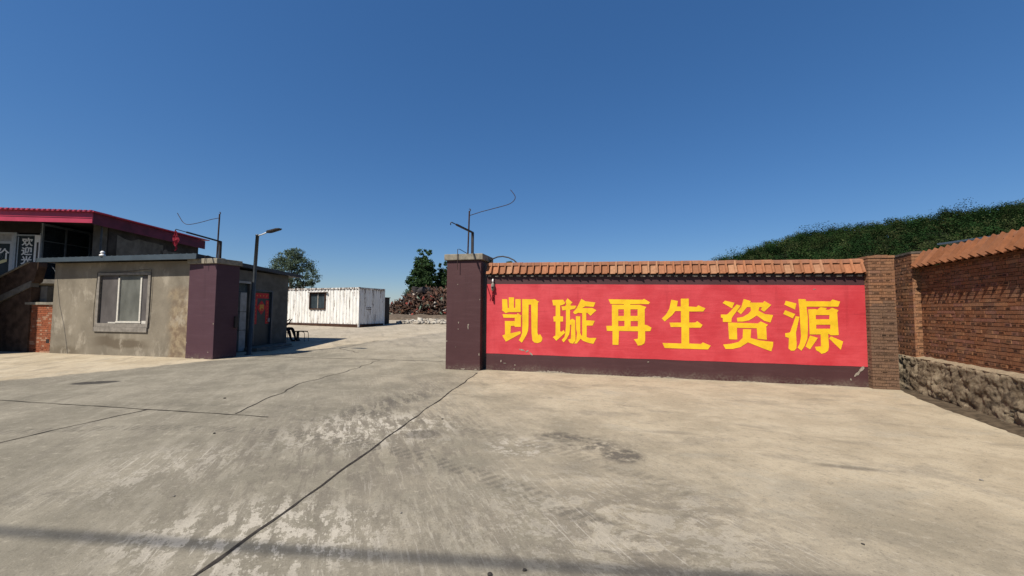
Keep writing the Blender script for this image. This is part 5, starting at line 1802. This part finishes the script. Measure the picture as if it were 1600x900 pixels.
def make_tree(name, label, base, lobes, leaves, size, tone, stems, g, group=None, trunk_r=0.2, parent_mat=None):
    """lobes: (x, y, z, rx, rz, weight) offsets from the base; stems: lists of points. Clumps are placed inside the lobes and leaves in the clumps."""
    base = Vector(base)
    t = thing(name, label, 'tree', base, group)
    mb = MB()
    for st in stems:
        P = [base + Vector(p) for p in st]
        r0_ = trunk_r * (1.0 if st is stems[0] else 0.6)
        mb.tube(P, [r0_ * (1 - 0.75 * i / (len(P) - 1)) for i in range(len(P))], 7)
    # a limb to the middle of every lobe
    for (x, y, z, rx, rz, w) in lobes:
        s = stems[0]
        j = s[min(len(s) - 1, max(1, len(s) // 2))]
        a = base + Vector(j)
        b_ = base + Vector((x, y, z))
        m1 = a.lerp(b_, 0.5) + Vector((g.normal() * 0.15, g.normal() * 0.15, 0.1))
        mb.tube([a, m1, b_], [trunk_r * 0.38, trunk_r * 0.25, trunk_r * 0.08], 5)
    mb.build('trunk', MAT['bark'], t)
    W = np.array([l[5] for l in lobes], float)
    W /= W.sum()
    Cs, Ts, Os = [], [], []
    for (x, y, z, rx, rz, w), ww in zip(lobes, W):
        nc = max(4, int(leaves * ww / 45))
        u = g.normal(size=(nc, 3))
        u /= np.linalg.norm(u, axis=1)[:, None]
        u *= (g.uniform(0.35, 1.0, (nc, 1))) ** 0.6
        cl = np.array((x, y, z)) + u * np.array((rx, rx, rz))
        cr = 0.30 * min(rx, rz) * g.uniform(0.6, 1.3, nc)
        for c_, r_ in zip(cl, cr):
            k = int(45 * g.uniform(0.6, 1.4))
            q = c_ + g.normal(size=(k, 3)) * np.array((r_, r_, r_ * 0.7)) * 0.75
            tone_k = g.uniform(0.75, 1.3)
            Cs.append(q)
            Os.append((q - c_) / (r_ + 1e-6) + (c_ - np.array((x, y, z))) / rx)
            Ts.append(np.clip(np.array(tone)[None] * tone_k * g.uniform(0.8, 1.25, (k, 1)) + g.uniform(0, 0.012, (k, 1)) * np.array([[1, 0.9, 0]]), 0, 1))
    C = np.concatenate(Cs) + np.array(base)
    V, F = leaf_arrays(C, size, g, np.concatenate(Os), 0.9)
    np_mesh('crown', V, F, MAT['leaf'], np.concatenate(Ts), parent=t)
    return t


g1 = np.random.default_rng(21)
# broad airy tree behind the container
lob = [(0.2, 0, 9.3, 2.2, 1.6, 2.2), (-2.0, 0.5, 8.2, 1.9, 1.4, 1.7), (2.2, 0, 8.4, 1.9, 1.4, 1.8), (-3.6, 0, 6.6, 1.6, 1.1, 1.1), (3.7, 0.3, 6.8, 1.7, 1.2, 1.3), (0.4, -0.6, 7.0, 2.0, 1.3, 1.5),
       (3.4, 0, 4.6, 1.6, 1.0, 0.9), (1.6, 0, 5.2, 1.4, 1.0, 0.8), (-1.6, 0.3, 5.8, 1.4, 0.9, 0.8), (1.4, 0, 10.4, 1.4, 0.9, 0.8), (-0.8, 0.2, 10.5, 1.2, 0.8, 0.6), (4.6, 0.2, 5.6, 1.0, 0.8, 0.4)]
stems = [[(0, 0, -0.3), (0.1, 0, 1.5), (0.2, 0, 3.2), (0.4, 0, 5.5), (0.2, 0, 8.5)], [(-0.3, 0, 0), (-0.9, 0, 2.5), (-1.6, 0, 5.0), (-2.1, 0.2, 7.5)], [(0.3, 0, 0), (1.0, 0, 2.5), (2.0, 0, 5.0), (2.6, 0, 7.5)],
         [(-0.4, 0.1, 0.5), (-1.6, 0.1, 3.0), (-3.2, 0.0, 6.0)]]
make_tree('broad_tree', 'broad airy grey-green tree rising behind the white container', (-49.2, 60, 0.65), lob, 15000, 0.125, (0.075, 0.104, 0.072), stems, g1, trunk_r=0.30)


def poplar(label, base, h, r_, g, leaves):
    """Several upright plumes rising side by side, dense inside and ragged at the edge."""
    lobes = []
    for (px_, py_, top_, w0) in ((0, 0, 1.0, 0.60), (-0.45, 0.2, 0.88, 0.52), (0.50, -0.1, 0.96, 0.52), (0.1, 0.4, 0.85, 0.5), (-0.80, -0.2, 0.66, 0.46), (0.85, 0.1, 0.74, 0.46)):
        n = 7
        for k in range(n):
            f = k / (n - 1)
            z = 0.9 + (h * top_ - 1.3) * f
            w = r_ * w0 * (0.75 + 0.5 * math.sin(math.pi * min(1, 0.25 + f * 0.7))) * (1 if f < 0.85 else 0.8)
            lobes.append((px_ * r_ + g.normal() * 0.12, py_ * r_ + g.normal() * 0.12, z, w, h / n * 0.75, w * w))
    st = [[(0, 0, -0.3), (0.05, 0, h * 0.3), (0, 0, h * 0.6), (0.05, 0, h * 0.92)]]
    return make_tree('poplar_tree', label, base, lobes, leaves, 0.17, (0.028, 0.055, 0.024), st, g, 'dark poplars behind the scrap heap', trunk_r=0.2)


poplar('tall dark green poplar, the higher of the pair behind the scrap heap', (-25.2, 60, 0.65), 10.2, 1.85, g1, 34000)
poplar('shorter dark poplar between the tall one and the maroon pillar', (-22.3, 62, 0.65), 8.3, 1.6, g1, 24000)
make_tree('small_tree', 'small tree whose tip just shows over the orange wall tiles', (-8.3, 45, 0.65), [(0, 0, 5.0, 0.9, 0.9, 1), (0.3, 0, 6.0, 0.55, 0.6, 0.6), (-0.4, 0, 3.9, 0.9, 0.8, 1)], 2200, 0.15, (0.04, 0.065, 0.025),
          [[(0, 0, -0.2), (0, 0, 2.5), (0.1, 0, 5.5)]], g1, trunk_r=0.1)

# ------------------------------------------------------------------ wooded hill to the right
RIDGE = [(-4, 0.0), (5, 1.0), (10, 6.5), (14.5, 12.0), (17.8, 16.2), (21.5, 20.0), (26, 24.0), (30, 25.0), (33, 25.2), (38, 26.0), (43, 26.6), (50, 28.5), (60, 30.0), (75, 22.0), (95, 10.0), (110, 0.0)]


def ridge(az):
    return float(np.interp(az, [r_[0] for r_ in RIDGE], [r_[1] for r_ in RIDGE]))


def hill_h(az, r_):
    t = min(1, max(0, (r_ - 75) / 105))
    f = t * t * (3 - 2 * t)
    if r_ > 185:
        f *= max(0.0, 1 - ((r_ - 185) / 260) ** 1.5)
    return 0.55 + ridge(az) * f + (1.2 * mnoise.noise(Vector((az * 0.25, r_ * 0.03, 0))) if 0 < f else 0) * min(1, f * 3)


azs = np.linspace(-4, 110, 110)
rs = [70, 78, 88, 100, 112, 124, 136, 148, 160, 172, 182, 195, 215, 245, 290, 350, 445]
V = np.array([(r_ * math.sin(R(a)), r_ * math.cos(R(a)), hill_h(a, r_)) for r_ in rs for a in azs])
n = len(azs)
F = np.array([(j * n + i, j * n + i + 1, (j + 1) * n + i + 1, (j + 1) * n + i)[::-1] for j in range(len(rs) - 1) for i in range(n - 1)])
hill = np_mesh('hill', V, F, plain('hill_soil', (0.016, 0.022, 0.01), 0.95, 0.1, var=0.4, scale=0.2, bump=0))
structure(hill)

g2 = np.random.default_rng(5)
Cs, Ts, Os = [], [], []
nt = 0
for i in range(3000):
    a = g2.uniform(4, 62)
    r_ = math.sqrt(g2.uniform(110 ** 2, 225 ** 2))
    if r_ < 128 and g2.random() < 0.5:
        continue
    if ridge(a) < 3:
        continue
    h = hill_h(a, r_)
    th = g2.uniform(3.2, 6.4) * (1.35 if g2.random() < 0.10 else 1)
    cx, cy = r_ * math.sin(R(a)), r_ * math.cos(R(a))
    rad = th * g2.uniform(0.42, 0.62)
    k = 119 if r_ > 200 else 308
    nl = 7
    tone = g2.uniform(0.65, 1.4) * (1 + 0.55 * mnoise.noise(Vector((cx * 0.055, cy * 0.055, 3))))
    pick = g2.random()
    base_c = np.array((0.0115, 0.027, 0.0085)) if pick < 0.55 else np.array((0.020, 0.036, 0.0105)) if pick < 0.84 else np.array((0.036, 0.045, 0.017))
    for l in range(nl):
        u_ = g2.normal(size=3)
        u_ /= np.linalg.norm(u_)
        cen = np.array((cx, cy, h + th * 0.55)) + u_ * np.array((rad * 0.62, rad * 0.62, th * 0.28))
        m_ = k // nl
        q = cen + np.clip(g2.normal(size=(m_, 3)), -1.5, 1.5) * np.array((rad * 0.24, rad * 0.24, th * 0.10))
        Cs.append(q)
        Os.append((q - cen) / (rad * 0.24) + u_ * 1.2 + np.array((0, 0, 0.5)))
        Ts.append(np.clip(base_c[None] * tone * g2.uniform(0.7, 1.35) * g2.uniform(0.85, 1.2, (m_, 1)), 0, 1))
    nt += 1
C = np.concatenate(Cs)
V, F = leaf_arrays(C, 0.20, g2, np.concatenate(Os), 1.6)
wood = np_mesh('wood', V, F, MAT['leaf'], np.concatenate(Ts), base=(100, 140, 20))
tag(wood, 'dense dark green wood covering the hill beyond the brick wall', 'wood', kind='stuff')
print('hill trees', nt, 'leaves', len(F))

# ------------------------------------------------------------------ person resting behind the gatehouse corner, and the stool
def skin_mesh(name, joints, edges, radii, root, sub=2):
    me = bpy.data.meshes.new(name)
    me.from_pydata(joints, edges, [])
    o = bpy.data.objects.new(name, me)
    col.objects.link(o)
    sm = o.modifiers.new('skin', 'SKIN')
    for v, r_ in zip(me.skin_vertices[0].data, radii):
        v.radius = r_ if isinstance(r_, tuple) else (r_, r_)
    me.skin_vertices[0].data[root].use_root = True
    ss = o.modifiers.new('sub', 'SUBSURF')
    ss.levels = ss.render_levels = sub
    dg = bpy.context.evaluated_depsgraph_get()
    out = bpy.data.meshes.new_from_object(o.evaluated_get(dg))
    bpy.data.objects.remove(o)
    return out


PX, PY = -13.62, 16.15          # hip position; the person faces +x
gzp = gz(PY)
J, E_, RR = [], [], []


def jv(p, r_):
    J.append(p)
    RR.append(r_)
    return len(J) - 1


def chain(start, pts):
    prev = start
    ids = []
    for p, r_ in pts:
        k = jv(p, r_)
        if prev is not None:
            E_.append((prev, k))
        prev = k
        ids.append(k)
    return ids


pel = jv((0, 0, 0.50), (0.15, 0.12))
sp = chain(pel, [((-0.05, 0, 0.68), (0.14, 0.11)), ((-0.08, 0, 0.86), (0.16, 0.11)), ((-0.08, 0, 0.98), (0.15, 0.10)), ((-0.06, 0, 1.06), (0.06, 0.06)), ((-0.04, 0, 1.12), (0.055, 0.06)), ((-0.02, 0, 1.19), (0.075, 0.09)), ((-0.01, 0, 1.28), (0.075, 0.095)), ((-0.01, 0, 1.33), (0.05, 0.06))])
nose = chain(sp[5], [((0.085, 0, 1.205), 0.014)])
for sg in (-1, 1):
    chain(sp[5], [((-0.015, sg * 0.082, 1.21), (0.012, 0.022))])
    leg = chain(pel, [((0.05, sg * 0.10, 0.49), 0.095), ((0.30, sg * 0.13, 0.54), 0.085), ((0.50, sg * 0.14, 0.56), 0.072), ((0.60, sg * 0.14, 0.36), 0.068), ((0.68, sg * 0.14, 0.11), 0.042), ((0.71, sg * 0.14, 0.055), 0.042), ((0.85, sg * 0.15, 0.04), (0.045, 0.034)), ((0.92, sg * 0.15, 0.035), (0.032, 0.024))])
    arm = chain(sp[2], [((-0.08, sg * 0.19, 0.97), 0.062), ((0.0, sg * 0.25, 0.80), 0.048), ((0.10, sg * 0.25, 0.70), 0.042), ((0.30, sg * 0.20, 0.80), 0.034), ((0.42, sg * 0.10, 0.90), 0.024)])
    palm = chain(arm[-1], [((0.46, sg * 0.08, 0.935), (0.034, 0.018))])
    for fi, (dy, ln) in enumerate(((-0.026, 0.85), (-0.009, 1.0), (0.009, 0.95), (0.026, 0.75))):
        chain(palm[0], [((0.485, sg * 0.075 + dy, 0.955), 0.0095), ((0.485 + 0.030 * ln, sg * 0.07 + dy, 0.975 + 0.004), 0.009), ((0.49 + 0.05 * ln, sg * 0.06 + dy, 0.992 + 0.012 * ln), 0.0075)])
    chain(palm[0], [((0.462, sg * 0.04, 0.955), 0.011), ((0.475, sg * 0.022, 0.975), 0.009)])
me = skin_mesh('person', J, E_, RR, pel, 2)
for v in me.vertices:
    v.co.x *= 1.0
me.materials.clear()
for k in ('dark_cloth', 'skin', 'rubber', 'hair'):
    me.materials.append(MAT[k])
for p in me.polygons:
    c = p.center
    p.use_smooth = True
    if c.z > 1.07 or (c.x > 0.41 and c.z > 0.86):
        p.material_index = 1
    elif c.z < 0.085 and c.x > 0.6:
        p.material_index = 2
    else:
        p.material_index = 0
person = bpy.data.objects.new('person', me)
col.objects.link(person)
person.location = (PX, PY, gzp)
tag(person, 'person in dark clothes sitting behind the gatehouse corner with legs stretched out', 'person')
mb = MB()
hc = Vector((PX - 0.035, PY, gzp + 1.285))
V = []
n1, n2 = 14, 7
for j in range(n2 + 1):
    ph = math.pi * 0.62 * j / n2
    for i in range(n1):
        a = 2 * math.pi * i / n1
        q = Vector((math.sin(ph) * math.cos(a) * 0.105, math.sin(ph) * math.sin(a) * 0.092, math.cos(ph) * 0.105))
        if q.x > 0.05 and q.z < 0.03:
            q.x = 0.05
            q.z = max(q.z, 0.03)
        V.append(hc + q)
mb.add(V, [(j * n1 + i, j * n1 + (i + 1) % n1, (j + 1) * n1 + (i + 1) % n1, (j + 1) * n1 + i) for j in range(n2) for i in range(n1)])
mb.build('hair', MAT['hair'], person, smooth=True)
for sg in (-1, 1):
    mb = MB()
    mb.lathe([(0.001, -0.010), (0.009, 0), (0.001, 0.010)], (PX + 0.062, PY + sg * 0.032, gzp + 1.235), 8)
    mb.build('eye', MAT['ceramic'], person, smooth=True)
mb = MB()
mb.obox((PX + 0.066, PY, gzp + 1.165), (0.012, 0.045, 0.008))
mb.build('mouth', MAT['cloth_red'], person)

ch = thing('folding_chair', 'low dark folding chair under the person behind the gatehouse', 'chair', (PX, PY, gzp))
mb = MB()
mb.obox((PX, PY, gzp + 0.375), (0.46, 0.46, 0.03))
mb.build('seat', MAT['dark_cloth'], ch, bevel=0.01)
mb = MB()
mb.obox((PX - 0.29, PY, gzp + 0.68), (0.03, 0.46, 0.52), Matrix.Rotation(-0.18, 3, 'Y'))
mb.build('backrest', MAT['dark_cloth'], ch, bevel=0.01)
for sx, sy in ((-1, -1), (-1, 1), (1, -1), (1, 1)):
    mb = MB()
    mb.tube([(PX + sx * 0.2, PY + sy * 0.22, gzp + 0.37), (PX - sx * -0.2 if False else PX + sx * 0.22, PY + sy * 0.24, gz(PY + sy * 0.24) + 0.0)], 0.013, 6)
    mb.build('leg', MAT['black_steel'], ch)

sx0, sy0 = -12.52, 16.12
gs = gz(sy0)
st = thing('stool', 'low dark stool with bent tube legs on the shaded yard', 'stool', (sx0, sy0, gs))
mb = MB()
mb.prism([(sx0 - 0.24, sy0 - 0.15), (sx0 + 0.24, sy0 - 0.15), (sx0 + 0.24, sy0 + 0.15), (sx0 - 0.24, sy0 + 0.15)], gs + 0.43, gs + 0.465)
mb.build('seat', MAT['rust'], st, bevel=0.01)
for sy in (-1, 1):
    mb = MB()
    yy = sy0 + sy * 0.13
    mb.tube([(sx0 + 0.18, yy, gs + 0.425), (sx0 + 0.24, yy, gs + 0.41), (sx0 + 0.265, yy, gs + 0.36), (sx0 + 0.29, yy, gz(yy) + 0.003)], 0.013, 6)
    mb.build('leg', MAT['black_steel'], st)
    mb = MB()
    mb.tube([(sx0 - 0.18, yy, gs + 0.425), (sx0 - 0.21, yy, gs + 0.40), (sx0 - 0.21, yy, gs + 0.3), (sx0 - 0.22, yy, gz(yy) + 0.003)], 0.016, 6)
    mb.build('leg', MAT['black_steel'], st)
mb = MB()
mb.obox((sx0 - 0.17, sy0, gs + 0.22), (0.06, 0.10, 0.42))
mb.build('side_panel', MAT['black_steel'], st)

# ------------------------------------------------------------------ power line behind the camera: its shadow crosses the foreground
def shadow_to(p, h):
    t = h / SUN.z
    return Vector((p[0], p[1], 0)) + SUN * t


ca_, cb_ = shadow_to((-4.11, 2.25), 12.0), shadow_to((0.72, 2.66), 12.0)
dv = (cb_ - ca_).normalized()
pA, pB = ca_ - dv * 16, cb_ + dv * 14
pts = []
for i in range(41):
    f = i / 40
    q = pA.lerp(pB, f)
    q.z += 0.55 * ((2 * f - 1) ** 2) - 0.02
    pts.append(q)
mb = MB()
mb.tube(pts, 0.031, 8)
tag(mb.build('power_cable', MAT['rubber'], base=pts[0]), 'thick black power cable strung between two poles behind the viewer', 'cable')
for q, lab in ((pts[0], 'concrete power pole west of the viewer at the cable end'), (pts[-1], 'concrete power pole east of the viewer at the cable end')):
    t = thing('power_pole', lab, 'power pole', (q.x, q.y, 0), 'power poles behind the viewer')
    mb = MB()
    mb.lathe([(0.17, -0.02), (0.11, q.z + 0.6), (0.02, q.z + 0.62)], (q.x, q.y, 0), 14)
    mb.build('pole', MAT['cap'], t)
    mb = MB()
    mb.obox((q.x, q.y, q.z - 0.08), (0.08, 0.9, 0.08))
    mb.build('crossarm', MAT['rust'], t)

# loose pebbles on the concrete
for i, (x, y, s) in enumerate(((3.75, 4.6, 0.02), (-0.55, 2.42, 0.022), (-0.35, 2.5, 0.016), (-1.4, 3.0, 0.015), (-2.0, 5.6, 0.02), (-4.6, 4.4, 0.02), (-3.4, 2.9, 0.014), (1.9, 3.2, 0.013), (-6.2, 6.1, 0.025))):
    bm = bmesh.new()
    bmesh.ops.create_icosphere(bm, subdivisions=2, radius=s)
    for v in bm.verts:
        k = 1 + 0.35 * mnoise.noise(v.co * (1.3 / s) + Vector((i * 3.1, 0, 0)))
        v.co = Vector((v.co.x * k * 1.25, v.co.y * k, v.co.z * k * 0.7))
    me = bpy.data.meshes.new('pebble')
    bm.to_mesh(me)
    bm.free()
    me.materials.append(MAT['dark_wall'] if i % 3 else MAT['surround'])
    o = bpy.data.objects.new('pebble', me)
    col.objects.link(o)
    o.scale = (0.7, 0.7, 0.6)
    o.location = (x, y, 0.004 + s * 0.3)
    o.rotation_euler = (0, 0, i * 1.7)
    tag(o, 'small loose pebble lying on the concrete apron', 'pebble', 'loose pebbles on the concrete')
